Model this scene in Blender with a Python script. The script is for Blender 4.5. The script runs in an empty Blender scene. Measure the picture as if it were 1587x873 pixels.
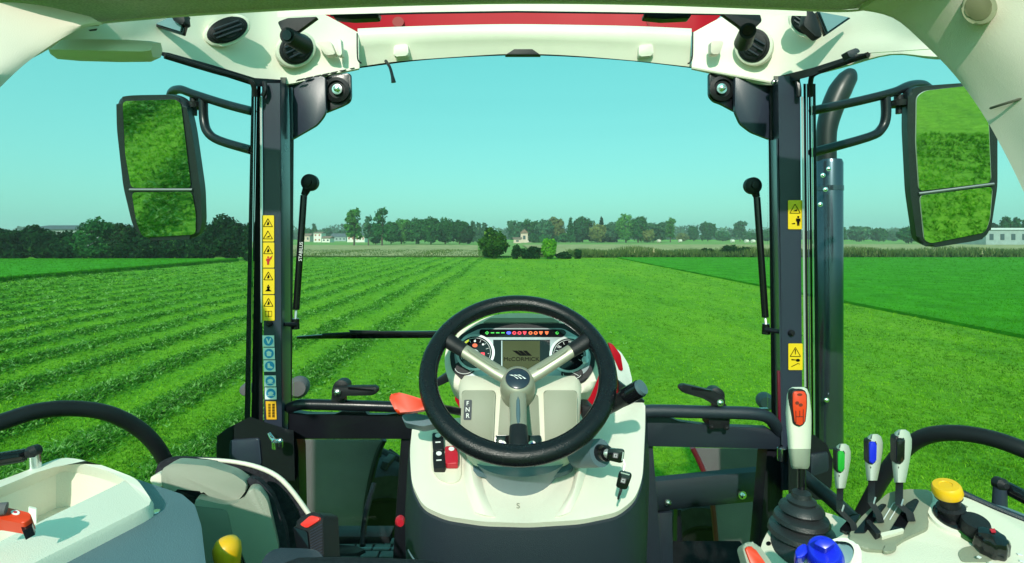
import bpy, bmesh, math, random
import numpy as np
from mathutils import Vector, Matrix
random.seed(7); rng = np.random.default_rng(7)
R = math.radians
S = bpy.context.scene
COL = S.collection
# ---------------------------------------------------------------- camera, sky, sun, exposure
F, CX, HY, CZ = 800.0, 793.5, 368.0, 2.4
cam_data = bpy.data.cameras.new('camera'); cam = bpy.data.objects.new('camera', cam_data); COL.objects.link(cam)
cam.location = (0, 0, CZ); cam.rotation_euler = (R(90), 0, 0)
cam_data.sensor_width = 36; cam_data.lens = F/1587*36; cam_data.shift_y = -(436.5-HY)/1587
cam_data.clip_start = 0.02; cam_data.clip_end = 6000
S.camera = cam
S.view_settings.view_transform = 'Standard'; S.view_settings.look = 'None'
S.view_settings.exposure = 0.40; S.view_settings.gamma = 1
SUN_EL, SUN_AZ = R(35), R(190)         # azimuth clockwise from +Y: behind the cab, to its left
world = bpy.data.worlds.new('World'); S.world = world; world.use_nodes = True
wn, wl = world.node_tree.nodes, world.node_tree.links
sky = wn.new('ShaderNodeTexSky'); sky.sky_type = 'NISHITA'; sky.sun_disc = False
sky.sun_elevation = SUN_EL; sky.sun_rotation = SUN_AZ; sky.air_density = 1.0; sky.dust_density = 2.0; sky.ozone_density = 1.0
tc = wn.new('ShaderNodeTexCoord'); sp = wn.new('ShaderNodeSeparateXYZ'); wl.new(tc.outputs['Generated'], sp.inputs[0])
cr = wn.new('ShaderNodeValToRGB'); wl.new(sp.outputs['Z'], cr.inputs[0])
e = cr.color_ramp.elements; e[0].position = 0.0; e[0].color = (0.66, 1.16, 0.96, 1); e[1].position = 0.42; e[1].color = (0.58, 1.5, 1.0, 1)
mx = wn.new('ShaderNodeMix'); mx.data_type = 'RGBA'; mx.blend_type = 'MULTIPLY'; mx.inputs[0].default_value = 1
wl.new(sky.outputs[0], mx.inputs[6]); wl.new(cr.outputs[0], mx.inputs[7])
c2 = wn.new('ShaderNodeValToRGB'); wl.new(sp.outputs['Z'], c2.inputs[0]); e = c2.color_ramp.elements
e[0].position = 0.0; e[0].color = (0.30, 0.93, 0.83, 1); e[1].position = 0.42; e[1].color = (0.18, 0.90, 0.90, 1)
sc_ = wn.new('ShaderNodeMix'); sc_.data_type = 'RGBA'; sc_.blend_type = 'MULTIPLY'; sc_.inputs[0].default_value = 1; sc_.inputs[7].default_value = (3.9, 3.9, 3.9, 1); wl.new(c2.outputs[0], sc_.inputs[6])
m3 = wn.new('ShaderNodeMix'); m3.data_type = 'RGBA'; m3.inputs[0].default_value = 0.7; wl.new(mx.outputs[2], m3.inputs[6]); wl.new(sc_.outputs[2], m3.inputs[7])
bg = wn['Background']; wl.new(m3.outputs[2], bg.inputs[0]); bg.inputs[1].default_value = 0.15
sd = bpy.data.lights.new('sun', 'SUN'); sd.energy = 2.9; sd.angle = R(1.0); sd.color = (1, 0.93, 0.84)
sun = bpy.data.objects.new('sun', sd); COL.objects.link(sun)
sun.rotation_euler = (R(90)-SUN_EL, 0, math.pi - SUN_AZ)
S.cycles.max_bounces = 8; S.cycles.transparent_max_bounces = 16; S.cycles.volume_bounces = 0
# ---------------------------------------------------------------- helpers
def P(px, py, Y): return Vector(((px-CX)/F*Y, Y, CZ+(HY-py)/F*Y))
def PX(pts, Y=None): return [P(*p) if len(p) == 3 else P(p[0], p[1], Y) for p in pts]
class Plane:
    def __init__(s, p0, n): s.p = Vector(p0); s.n = Vector(n).normalized()
    def at(s, px, py):
        d = Vector(((px-CX)/F, 1, (HY-py)/F)); o = Vector((0, 0, CZ))
        return o + d*((s.p-o).dot(s.n)/d.dot(s.n))
def hplane(z): return Plane((0, 0, CZ+z), (0, 0, 1))
def vplane(Y): return Plane((0, Y, CZ), (0, -1, 0))
def tilt(px, py, Y, deg, yaw=0):           # faces the driver, leaned back by deg, turned by yaw
    n = Vector((math.sin(R(yaw))*math.cos(R(deg)), -math.cos(R(yaw))*math.cos(R(deg)), math.sin(R(deg))))
    return Plane(P(px, py, Y), n)
def cr_spline(pts, n=4, closed=True):
    pts = [Vector(p) for p in pts]; m = len(pts); out = []
    rngm = m if closed else m-1
    for i in range(rngm):
        g = (lambda k: pts[k % m]) if closed else (lambda k: pts[max(0, min(m-1, k))])
        p0, p1, p2, p3 = g(i-1), g(i), g(i+1), g(i+2)
        for j in range(n):
            t = j/n
            out.append(0.5*((2*p1)+(p2-p0)*t+(2*p0-5*p1+4*p2-p3)*t*t+(3*p1-p0-3*p2+p3)*t**3))
    if not closed: out.append(pts[-1])
    return out
def rnd2(pts, r=6, n=4):                     # round the corners of a pixel polygon
    out = []; m = len(pts)
    for i in range(m):
        p = Vector(pts[i][:2]); a = Vector(pts[i-1][:2])-p; b = Vector(pts[(i+1) % m][:2])-p
        rr = min(r, a.length*0.48, b.length*0.48)
        a = p+a.normalized()*rr; b = p+b.normalized()*rr
        for j in range(n+1):
            t = j/n; q = a*(1-t)**2+p*2*t*(1-t)+b*t*t; out.append((q.x, q.y))
    return out
def ell(cx, cy, rx, ry=None, n=28, a=0):
    ry = ry or rx; ca, sa = math.cos(R(a)), math.sin(R(a))
    return [(cx+rx*math.cos(t)*ca-ry*math.sin(t)*sa, cy+rx*math.cos(t)*sa+ry*math.sin(t)*ca) for t in [2*math.pi*i/n for i in range(n)]]
def finish(bm, smooth=40):
    bmesh.ops.recalc_face_normals(bm, faces=bm.faces)
    me = bpy.data.meshes.new('mesh'); bm.to_mesh(me); bm.free()
    if smooth:
        me.polygons.foreach_set('use_smooth', [True]*len(me.polygons)); me.set_sharp_from_angle(angle=R(smooth))
    return me
def slab_bm(pts, n, th, bev=0.0, seg=2, bm=None):  # pts: 3D outline of the face; solid goes th behind it (against n)
    bm2 = bmesh.new(); n = Vector(n).normalized()
    v = [bm2.verts.new(p) for p in pts]; f = bm2.faces.new(v)
    bv = [bm2.verts.new(Vector(p)-n*th) for p in pts]; bm2.faces.new(bv[::-1])
    k = len(pts)
    for i in range(k): bm2.faces.new((v[i], bv[i], bv[(i+1) % k], v[(i+1) % k]))
    if bev > 0:
        bmesh.ops.bevel(bm2, geom=list(f.edges), offset=bev, segments=seg, profile=0.5, affect='EDGES', clamp_overlap=True)
    if bm is None: return bm2
    return merge(bm, bm2)
def merge(bm, b2):
    me = bpy.data.meshes.new('tmp'); b2.to_mesh(me); b2.free(); bm.from_mesh(me); bpy.data.meshes.remove(me); return bm
def slab(px, pl, th, bev=0.0, seg=2, lift=0, bm=None):
    return slab_bm([pl.at(*q[:2])+pl.n*lift for q in px], pl.n, th, bev, seg, bm)
def loft(rings, closed=True, cap0=True, cap1=True, bm=None):
    bm = bm or bmesh.new(); V = [[bm.verts.new(p) for p in r] for r in rings]; n = len(V[0])
    for a, b in zip(V, V[1:]):
        for i in range(n if closed else n-1):
            j = (i+1) % n
            try: bm.faces.new((a[i], a[j], b[j], b[i]))
            except ValueError: pass
    if cap0: bm.faces.new(V[0])
    if cap1: bm.faces.new(V[-1][::-1])
    return bm
def resample(pts, n):
    pts = [Vector(p) for p in pts]; L = [0]
    for i in range(len(pts)): L.append(L[-1]+(pts[(i+1) % len(pts)]-pts[i]).length)
    out = []; k = 0
    for i in range(n):
        s = L[-1]*i/n
        while L[k+1] < s: k += 1
        t = (s-L[k])/max(1e-9, L[k+1]-L[k]); out.append(pts[k].lerp(pts[(k+1) % len(pts)], t))
    return out
def patch(rows, nu=4, nv=4, th=0.006):        # smooth surface through rows of 3D points, real thickness
    rr = [cr_spline(r, nu, False) for r in rows]
    cols = [cr_spline([r[i] for r in rr], nv, False) for i in range(len(rr[0]))]
    bm = bmesh.new(); V = [[bm.verts.new(p) for p in c] for c in cols]
    for a, b in zip(V, V[1:]):
        for i in range(len(a)-1): bm.faces.new((a[i], a[i+1], b[i+1], b[i]))
    bmesh.ops.recalc_face_normals(bm, faces=bm.faces)
    # make the sheet face the cab interior, then thicken outward
    c = bm.faces[:][len(bm.faces)//2]; 
    if c.normal.dot(Vector((0, 0.6, CZ-0.2))-c.calc_center_median()) < 0: bmesh.ops.reverse_faces(bm, faces=bm.faces)
    bm.normal_update()
    bmesh.ops.solidify(bm, geom=bm.faces[:], thickness=-th if False else th)
    return bm
def tube(path, r, n=12, sm=4, bm=None, cap=True, flat=1.0):
    bm = bm or bmesh.new()
    rs = r if isinstance(r, (list, tuple)) else [r]*len(path)
    pts = [Vector(p) for p in path]
    if sm and len(pts) > 2:
        q = cr_spline([Vector((*p, )) for p in pts], sm, False); rq = []
        for i in range(len(pts)-1):
            for j in range(sm): rq.append(rs[i]+(rs[i+1]-rs[i])*j/sm)
        rq.append(rs[-1]); pts, rs = q, rq
    t0 = (pts[1]-pts[0]).normalized(); u = t0.orthogonal().normalized()
    rings = []
    for i, p in enumerate(pts):
        t = ((pts[min(i+1, len(pts)-1)]-pts[max(i-1, 0)])).normalized()
        u = (u-t*u.dot(t)).normalized(); w = t.cross(u)
        rings.append([p+(u*math.cos(a)+w*math.sin(a)*flat)*rs[i] for a in [2*math.pi*k/n for k in range(n)]])
    return loft(rings, True, cap, cap, bm)
def lathe(prof, base, axis, n=24, bm=None, squash=None):    # prof [(r,h)]
    axis = Vector(axis).normalized(); u = axis.orthogonal().normalized(); w = axis.cross(u); base = Vector(base)
    rings = [[base+axis*h+(u*math.cos(a)+w*math.sin(a))*max(r, 1e-4) for a in [2*math.pi*k/n for k in range(n)]] for r, h in prof]
    return loft(rings, True, True, True, bm)
def box(c, s, M=None, bev=0, bm=None, seg=2):
    b = bmesh.new(); bmesh.ops.create_cube(b, size=1)
    for v in b.verts: v.co = Vector((v.co.x*s[0], v.co.y*s[1], v.co.z*s[2]))
    if bev: bmesh.ops.bevel(b, geom=b.edges[:], offset=bev, segments=seg, profile=0.5, affect='EDGES')
    M = Matrix.Translation(Vector(c)) @ (M.to_4x4() if M else Matrix.Identity(4))
    b.transform(M)
    return b if bm is None else merge(bm, b)
def frame(z, up=(0, 0, 1)):                 # rotation with local z along z, local y near up
    z = Vector(z).normalized(); x = Vector(up).cross(z).normalized(); y = z.cross(x)
    return Matrix((x, y, z)).transposed()
def put(name, bm, m, parent=None, label=None, cat=None, group=None, kind=None, smooth=40):
    me = bm if isinstance(bm, bpy.types.Mesh) else finish(bm, smooth)
    me.name = name
    for q in (m if isinstance(m, (list, tuple)) else [m]): me.materials.append(q)
    o = bpy.data.objects.new(name, me); COL.objects.link(o)
    if parent is not None:
        o.parent = parent
        if parent.type == 'EMPTY': o.matrix_parent_inverse = Matrix.Translation(-parent.location)
    for k, v in (('label', label), ('category', cat), ('group', group), ('kind', kind)):
        if v: o[k] = v
    return o
def empty(name, loc, label, cat, group=None):
    o = bpy.data.objects.new(name, None); COL.objects.link(o); o.location = loc; o.empty_display_size = 0.2
    o['label'] = label; o['category'] = cat
    if group: o['group'] = group
    return o
def text_bm(s, pl, px, py, size, th=0.0004, lift=0.0006, rot=0, bm=None, right=None, sx=1):
    cu = bpy.data.curves.new('t', 'FONT'); cu.body = s; cu.size = size; cu.align_x = 'CENTER'; cu.align_y = 'CENTER'; cu.extrude = th
    o = bpy.data.objects.new('t', cu); COL.objects.link(o)
    dg = bpy.context.evaluated_depsgraph_get(); me = bpy.data.meshes.new_from_object(o.evaluated_get(dg))
    bpy.data.objects.remove(o); b = bmesh.new(); b.from_mesh(me); bpy.data.meshes.remove(me); bpy.data.curves.remove(cu)
    M = Matrix.Translation(pl.at(px, py)+pl.n*lift) @ frame(pl.n).to_4x4() @ Matrix.Rotation(R(rot), 4, 'Z') @ Matrix.Diagonal((sx, 1, 1, 1))
    b.transform(M)
    return b if bm is None else merge(bm, b)
# ---------------------------------------------------------------- materials
MATS = {}
def mat(name, col, rough=0.5, metal=0, noise=0.0, scale=40, bump=0.0, bscale=200, emis=0, spec=0.5, coat=0, col2=None, mscale=None):
    if name in MATS: return MATS[name]
    m = bpy.data.materials.new(name); m.use_nodes = True; nt = m.node_tree; b = nt.nodes['Principled BSDF']
    b.inputs['Base Color'].default_value = (*col, 1); b.inputs['Roughness'].default_value = rough; b.inputs['Metallic'].default_value = metal
    b.inputs['Specular IOR Level'].default_value = spec; b.inputs['Coat Weight'].default_value = coat; b.inputs['Coat Roughness'].default_value = 0.08
    tc = nt.nodes.new('ShaderNodeTexCoord')
    if noise or col2:
        n = nt.nodes.new('ShaderNodeTexNoise'); n.inputs['Scale'].default_value = scale; n.inputs['Detail'].default_value = 4
        nt.links.new(tc.outputs['Object'], n.inputs['Vector'])
        mx = nt.nodes.new('ShaderNodeMix'); mx.data_type = 'RGBA'
        mr = nt.nodes.new('ShaderNodeMapRange'); mr.inputs[1].default_value = 0.35; mr.inputs[2].default_value = 0.65
        nt.links.new(n.outputs[0], mr.inputs[0]); nt.links.new(mr.outputs[0], mx.inputs[0])
        c2 = col2 or tuple(c*(1-noise) for c in col)
        mx.inputs[6].default_value = (*col, 1); mx.inputs[7].default_value = (*c2, 1)
        nt.links.new(mx.outputs[2], b.inputs['Base Color'])
        rr = nt.nodes.new('ShaderNodeMapRange'); rr.inputs[3].default_value = rough*0.8; rr.inputs[4].default_value = min(1, rough*1.2)
        nt.links.new(n.outputs[0], rr.inputs[0]); nt.links.new(rr.outputs[0], b.inputs['Roughness'])
    if bump:
        n2 = nt.nodes.new('ShaderNodeTexNoise'); n2.inputs['Scale'].default_value = bscale; n2.inputs['Detail'].default_value = 3
        nt.links.new(tc.outputs['Object'], n2.inputs['Vector'])
        bp = nt.nodes.new('ShaderNodeBump'); bp.inputs['Strength'].default_value = bump; bp.inputs['Distance'].default_value = 0.002
        nt.links.new(n2.outputs[0], bp.inputs['Height']); nt.links.new(bp.outputs[0], b.inputs['Normal'])
    if emis:
        b.inputs['Emission Color'].default_value = (*col, 1); b.inputs['Emission Strength'].default_value = emis
    MATS[name] = m; return m
def leaf_mat(name, c1, c2, trans=0.35, c3=None):
    m = bpy.data.materials.new(name); m.use_nodes = True; nt = m.node_tree; nt.nodes.clear()
    out = nt.nodes.new('ShaderNodeOutputMaterial'); at = nt.nodes.new('ShaderNodeAttribute'); at.attribute_name = 'rnd'
    cr = nt.nodes.new('ShaderNodeValToRGB'); e = cr.color_ramp.elements
    e[0].color = (*c1, 1); e[1].color = (*c2, 1); e[1].position = 0.75 if c3 else 1
    if c3: q = cr.color_ramp.elements.new(1.0); q.color = (*c3, 1)
    nt.links.new(at.outputs['Fac'], cr.inputs[0])
    oi = nt.nodes.new('ShaderNodeObjectInfo'); hs = nt.nodes.new('ShaderNodeHueSaturation'); mr = nt.nodes.new('ShaderNodeMapRange')
    mr.inputs[3].default_value = 0.85; mr.inputs[4].default_value = 1.15; nt.links.new(oi.outputs['Random'], mr.inputs[0]); nt.links.new(mr.outputs[0], hs.inputs['Value'])
    nt.links.new(cr.outputs[0], hs.inputs['Color'])
    d = nt.nodes.new('ShaderNodeBsdfDiffuse'); t = nt.nodes.new('ShaderNodeBsdfTranslucent'); mx = nt.nodes.new('ShaderNodeMixShader'); mx.inputs[0].default_value = trans
    for q in (d, t): nt.links.new(hs.outputs[0], q.inputs[0])
    nt.links.new(d.outputs[0], mx.inputs[1]); nt.links.new(t.outputs[0], mx.inputs[2]); nt.links.new(mx.outputs[0], out.inputs[0])
    MATS[name] = m; return m
def tris_mesh(name, co, rnd):                # co (N,3,3) triangles, rnd (N,)
    n = len(co); me = bpy.data.meshes.new(name); me.vertices.add(n*3); me.loops.add(n*3); me.polygons.add(n)
    me.vertices.foreach_set('co', np.ascontiguousarray(co, dtype=np.float32).ravel()); me.loops.foreach_set('vertex_index', np.arange(n*3, dtype=np.int32))
    me.polygons.foreach_set('loop_start', np.arange(0, n*3, 3, dtype=np.int32))
    me.update(); a = me.attributes.new('rnd', 'FLOAT', 'FACE'); a.data.foreach_set('value', np.asarray(rnd, dtype=np.float32)); me.validate()
    return me
# ================================================================ the land
def field_height(x, y):                      # mown field with swaths of cut grass lying along it, left of the tractor
    h = np.zeros_like(x)
    ph = (x+3.35)/1.45 + 0.05*np.sin(y*0.35+x*0.3)+0.03*np.sin(y*1.3+1)
    k = np.round(ph); d = (ph-k)*1.45
    on = (k <= 0) & (x > -27)
    wob = 0.75+0.25*np.sin(y*1.1+k*2.3)+0.15*np.sin(y*2.9+k)
    h += np.where(on, 0.075*wob*np.exp(-(d/0.26)**2), 0)
    faint = (k > 0) & (x < 6) & (y > 0)
    return h, np.where(on, np.exp(-(d/0.31)**2), np.where(faint, 0.28*np.exp(-(d/0.3)**2)*np.clip(1-k/6, 0, 1), 0))
def ground_mat():
    m = bpy.data.materials.new('mown_grass'); m.use_nodes = True; nt = m.node_tree; N = nt.nodes; L = nt.links; b = N['Principled BSDF']
    b.inputs['Roughness'].default_value = 0.9; b.inputs['Specular IOR Level'].default_value = 0.1
    tc = N.new('ShaderNodeTexCoord'); at = N.new('ShaderNodeAttribute'); at.attribute_name = 'swath'
    def noise(scale, sx=1, sy=1, det=6):
        mp = N.new('ShaderNodeMapping'); mp.inputs['Scale'].default_value = (sx, sy, 1); L.new(tc.outputs['Object'], mp.inputs[0])
        n = N.new('ShaderNodeTexNoise'); n.inputs['Scale'].default_value = scale; n.inputs['Detail'].default_value = det; n.inputs['Roughness'].default_value = 0.65
        L.new(mp.outputs[0], n.inputs['Vector']); return n.outputs[0]
    def rng_(o, a, b_, c=0, d=1):
        q = N.new('ShaderNodeMapRange'); q.inputs[1].default_value = a; q.inputs[2].default_value = b_; q.inputs[3].default_value = c; q.inputs[4].default_value = d; L.new(o, q.inputs[0]); return q.outputs[0]
    def mix(f, a, b_):
        q = N.new('ShaderNodeMix'); q.data_type = 'RGBA'
        if isinstance(f, float): q.inputs[0].default_value = f
        else: L.new(f, q.inputs[0])
        for i, v in ((6, a), (7, b_)):
            if isinstance(v, tuple): q.inputs[i].default_value = (*v, 1)
            else: L.new(v, q.inputs[i])
        return q.outputs[2]
    fine = rng_(noise(9, 1, 0.8), 0.42, 0.62); big = rng_(noise(0.25, 1.6, 0.5, 4), 0.35, 0.65); med = rng_(noise(1.7, 1.0, 0.35), 0.45, 0.7)
    c = mix(fine, G1, G2); c = mix(rng_(big, 0, 1, 0, 0.5), c, G3)
    c = mix(rng_(med, 0, 1, 0, 0.55), c, G4)
    sw = N.new('ShaderNodeMath'); sw.operation = 'MULTIPLY'; L.new(at.outputs['Fac'], sw.inputs[0]); L.new(rng_(noise(3.5, 1, 0.5), 0.35, 0.6, 0.35, 1), sw.inputs[1])
    c = mix(sw.outputs[0], c, mix(fine, G5, G6))
    L.new(c, b.inputs['Base Color'])
    bp = N.new('ShaderNodeBump'); bp.inputs['Strength'].default_value = 0.9; bp.inputs['Distance'].default_value = 0.08
    L.new(noise(7), bp.inputs['Height']); L.new(bp.outputs[0], b.inputs['Normal']); return m
G1, G2, G3, G4 = (0.13, 0.35, 0.018), (0.07, 0.23, 0.014), (0.24, 0.44, 0.022), (0.05, 0.19, 0.014)
G5, G6 = (0.045, 0.19, 0.014), (0.11, 0.33, 0.022)
def grid_mesh(xs, ys):
    X, Y = np.meshgrid(xs, ys, indexing='ij'); H, SW = field_height(X, Y)
    n, m = X.shape; co = np.stack([X, Y, H], -1).reshape(-1, 3)
    i, j = np.meshgrid(np.arange(n-1), np.arange(m-1), indexing='ij'); a = (i*m+j).ravel()
    f = np.stack([a, a+m, a+m+1, a+1], -1)
    me = bpy.data.meshes.new('g'); me.vertices.add(len(co)); me.loops.add(f.size); me.polygons.add(len(f))
    me.vertices.foreach_set('co', co.astype(np.float32).ravel()); me.loops.foreach_set('vertex_index', f.astype(np.int32).ravel())
    me.polygons.foreach_set('loop_start', np.arange(0, f.size, 4, dtype=np.int32)); me.update()
    at = me.attributes.new('swath', 'FLOAT', 'POINT'); at.data.foreach_set('value', SW.astype(np.float32).ravel())
    me.polygons.foreach_set('use_smooth', [True]*len(f)); return me
gx = np.concatenate([[-1500, -600, -250, -100, -50], np.arange(-28, -1.5, 0.11), [-1, 0, 3, 6, 9, 12, 16, 30, 100, 250, 600, 1500]])
gy = np.concatenate([[-1500, -500, -150, -60, -30], np.arange(-12, 30, 0.3), np.arange(30, 66, 0.7), [70, 90, 140, 250, 500, 900, 1500]])
put('field', grid_mesh(gx, gy), ground_mat(), kind='structure')
def sheet(name, pts, z, m, kind='structure'):
    bm = bmesh.new(); bm.faces.new([bm.verts.new((x, y, z)) for x, y in pts]); return put(name, bm, m, kind=kind, smooth=0)
M_crop = mat('crop_green', (0.055, 0.29, 0.010), 0.95, 0, 0, 0.8, 0.5, 30, spec=0.05, col2=(0.035, 0.20, 0.008))
M_tan = mat('stubble', (0.40, 0.36, 0.18), 0.95, 0, 0, 0.35, 0.6, 8, spec=0.05, col2=(0.22, 0.24, 0.11))
M_far = mat('far_meadow', (0.12, 0.28, 0.06), 0.95, 0, 0, 0.05, 0, 8, spec=0.05, col2=(0.22, 0.30, 0.10))
M_earth = mat('bare_soil', (0.15, 0.12, 0.07), 0.95, 0, 0.3, 6, 0.5, 20, spec=0.05)
# taller crop left and right: raised bodies with a real edge
def crop(name, x0, x1, y0, y1, h, m):
    bm = box(((x0+x1)/2, (y0+y1)/2, h/2), (x1-x0, y1-y0, h)); return put(name, bm, m, kind='structure', smooth=0)
crop('crop_field', -260, -27, -60, 51, 0.32, M_crop)
crop('crop_field', 12.1, 300, -40, 59.5, 0.10, M_crop)
sheet('stubble_field', [(-300, 62), (-4, 62), (-10, 150), (-300, 150)], 0.16, M_tan)
sheet('far_meadow', [(-700, 150), (-10, 150), (-4, 66), (500, 66), (1200, 320), (-1200, 320)], 0.05, M_far)
sheet('stubble_field', [(3, 66), (400, 66), (430, 170), (3, 150)], 0.30, M_tan)
# ---------------------------------------------------------------- grass blades (nobody could count them)
def tufts(pos, size, nb, width, lean=0.6, up=1.0, rbase=None):
    n = len(pos); k = n*nb
    p = np.repeat(pos, nb, 0)+rng.normal(0, 1, (k, 3))*np.repeat(size, nb)[:, None]*[0.35, 0.35, 0.0]
    s = np.repeat(size, nb)*rng.uniform(0.5, 1.2, k); az = rng.uniform(0, 2*np.pi, k); ln = rng.uniform(0.15, 1, k)*lean
    d = np.stack([np.cos(az)*ln, np.sin(az)*ln, np.full(k, up)*rng.uniform(0.5, 1, k)], -1)
    a2 = rng.uniform(0, 2*np.pi, k); w = np.repeat(width, nb) if np.ndim(width) else np.full(k, width)
    sd_ = np.stack([np.cos(a2), np.sin(a2), np.zeros(k)], -1)*w[:, None]*0.5
    co = np.stack([p-sd_, p+sd_, p+d*s[:, None]], 1)
    r = np.clip(np.repeat(rbase if rbase is not None else rng.uniform(0, 1, n), nb)+rng.normal(0, 0.18, k), 0, 1)
    return co, r
def screen_pts(n, x0, x1, y0, y1):            # ground density falls off with distance
    px = rng.uniform(x0, x1, n); py = rng.uniform(y0, y1, n); Y = CZ*F/(py-HY); X = (px-CX)/F*Y
    return X, Y
M_blade = leaf_mat('grass_blade', (0.03, 0.12, 0.008), (0.13, 0.36, 0.014), 0.3, (0.26, 0.50, 0.03))
M_cut = leaf_mat('cut_grass', (0.035, 0.165, 0.016), (0.12, 0.37, 0.035), 0.4, (0.32, 0.58, 0.18))
M_cropb = leaf_mat('crop_blade', (0.035, 0.20, 0.008), (0.075, 0.34, 0.012), 0.3)
X, Y = screen_pts(150000, -250, 1800, 396, 860)
k = (X > -27) & (X < 12.1) & (Y < 60); X, Y = X[k], Y[k]
xb = rng.uniform(-5, 5.5, 26000); yb = rng.uniform(-7, 3.5, 26000); X = np.r_[X, xb]; Y = np.r_[Y, yb]
H, SW = field_height(X, Y); keep = rng.uniform(0, 1, len(X)) > SW*0.8; X, Y, H = X[keep], Y[keep], H[keep]
dist = np.hypot(X, Y); sz = np.clip(0.035+dist*0.0022, 0.04, 0.16)*rng.uniform(0.6, 1.3, len(X))*np.where(Y < 0, 1.7, 1)
patchy = 0.5+0.22*np.sin(X*1.7+2*np.sin(Y*0.6))*np.sin(Y*0.9+X)+0.15*np.sin(X*5.1+3*np.sin(Y*1.7))*np.sin(Y*3.7+2*np.sin(X*2.3))+rng.normal(0, 0.16, len(X))
co, r = tufts(np.stack([X, Y, H-0.01], -1), sz, 4, np.clip(0.006+dist*0.0011, 0.007, 0.06)*np.where(Y < 0, 2.0, 1), 0.8, 0.8, np.clip(patchy, 0, 1))
put('grass_sward', tris_mesh('g', co, r), M_blade, kind='stuff', label='short bright green mown grass covering the field')
X, Y = screen_pts(330000, -500, 1000, 398, 860)
xb = rng.uniform(-6, -1.9, 40000); yb = rng.uniform(-7, 3.5, 40000); X = np.r_[X, xb]; Y = np.r_[Y, yb]
H, SW = field_height(X, Y); keep = (rng.uniform(0, 1, len(X)) < SW**1.8) & (Y < 60); X, Y, H = X[keep], Y[keep], H[keep]
dist = np.hypot(X, Y); sz = np.clip(0.035+dist*0.003, 0.04, 0.2)*rng.uniform(0.6, 1.4, len(X))
co, r = tufts(np.stack([X, Y, H-0.01], -1), sz, 4, np.clip(0.014+dist*0.0016, 0.015, 0.07)*np.where(Y < 0, 1.6, 1), 1.3, 0.7)
co[:, :, 2] += np.repeat(rng.uniform(0, 0.07, len(X)), 4)[:, None]
put('cut_grass', tris_mesh('g', co, r), M_cut, kind='stuff', label='dark loose swaths of cut grass lying in rows on the left')
# right-hand crop and left crop edges
X, Y = screen_pts(60000, 900, 1850, 399.5, 620); k = (X > 12.05) & (Y < 59.5); X, Y = X[k], Y[k]; dist = np.hypot(X, Y)
co, r = tufts(np.stack([X, Y, np.full(len(X), 0.08)], -1), 0.05+dist*0.0012, 4, 0.008+dist*0.0010, 0.5, 0.8)
X2 = rng.uniform(-75, -26.9, 16000); Y2 = rng.uniform(15, 50, 16000); X2[:6000] = -27+rng.normal(0, 0.06, 6000)
c2, r2 = tufts(np.stack([X2, Y2, np.where(np.arange(16000) < 6000, rng.uniform(0, .3, 16000), 0.3)], -1), np.full(16000, 0.13), 4, 0.05, 0.5, 0.9)
put('crop_leaves', tris_mesh('g', np.r_[co, c2], np.r_[r, r2]), M_cropb, kind='stuff', label='dense bright green young crop beside the mown field')
# reed and maize strip along the far edge
M_reed = leaf_mat('reed', (0.018, 0.075, 0.018), (0.14, 0.20, 0.06), 0.25, (0.52, 0.46, 0.28))
def strip(x0, x1, y, depth, h, n, w):
    x = rng.uniform(x0, x1, n); yy = y+rng.uniform(0, depth, n); hh = h*(0.75+0.25*np.sin(x*0.7)*np.sin(x*0.23+1))*rng.uniform(0.55, 1.1, n)
    z0 = rng.uniform(0, 0.55, n)*hh; L_ = hh-z0; a = rng.uniform(0, 6.28, n); ln = rng.normal(0, 0.12, (n, 2))
    b0 = np.stack([x, yy, z0], -1); sd_ = np.stack([np.cos(a), np.sin(a), np.zeros(n)], -1)*w*0.5
    tip = b0+np.stack([ln[:, 0]*L_*2, ln[:, 1]*L_*2, L_], -1)
    return np.stack([b0-sd_, b0+sd_, tip], 1), np.clip((z0+L_*0.5)/h*0.9+rng.normal(0, 0.16, n), 0, 1)
A = [strip(7.3, 75, 60.5, 3.5, 1.25, 26000, 0.16), strip(7.3, 75, 64, 5, 1.4, 9000, 0.16), strip(-60, 5, 61, 0.8, 0.35, 6000, 0.10), strip(-60, -2, 62, 30, 0.45, 12000, 0.14)]
put('reed_strip', tris_mesh('g', np.concatenate([a[0] for a in A]), np.concatenate([a[1] for a in A])), M_reed, kind='stuff', label='strip of reeds and tasselled stalks edging the far side of the field')
# ---------------------------------------------------------------- trees
def crown_mesh(blobs, n, leaf, flat=1.0, shell=0.55):     # blobs: (x,y,z,rx,ry,rz)
    B = np.array(blobs, float); vol = B[:, 3]*B[:, 4]*B[:, 5]; idx = rng.choice(len(B), n, p=vol**0.8/np.sum(vol**0.8))
    d = rng.normal(0, 1, (n, 3)); d /= np.linalg.norm(d, axis=1)[:, None]
    rad = (shell+(1-shell)*rng.uniform(0, 1, n)**0.7)*(1+0.12*np.sin(d[:, 0]*7+idx)*np.sin(d[:, 2]*6+idx*2))
    c = B[idx, :3]+d*rad[:, None]*B[idx, 3:]
    nrm = d+rng.normal(0, 0.55, (n, 3)); nrm /= np.linalg.norm(nrm, axis=1)[:, None]
    t = np.cross(nrm, rng.normal(0, 1, (n, 3))); t /= np.linalg.norm(t, axis=1)[:, None]; b = np.cross(nrm, t)
    s = leaf*rng.uniform(0.6, 1.3, n)[:, None]
    r = np.clip(rng.normal(0.45, 0.2, n)+0.15*np.sin(idx*3.1), 0, 1)
    return tris_mesh('crown', np.stack([c-t*s*0.6, c+t*s*0.6, c+b*s], 1), r)
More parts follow.
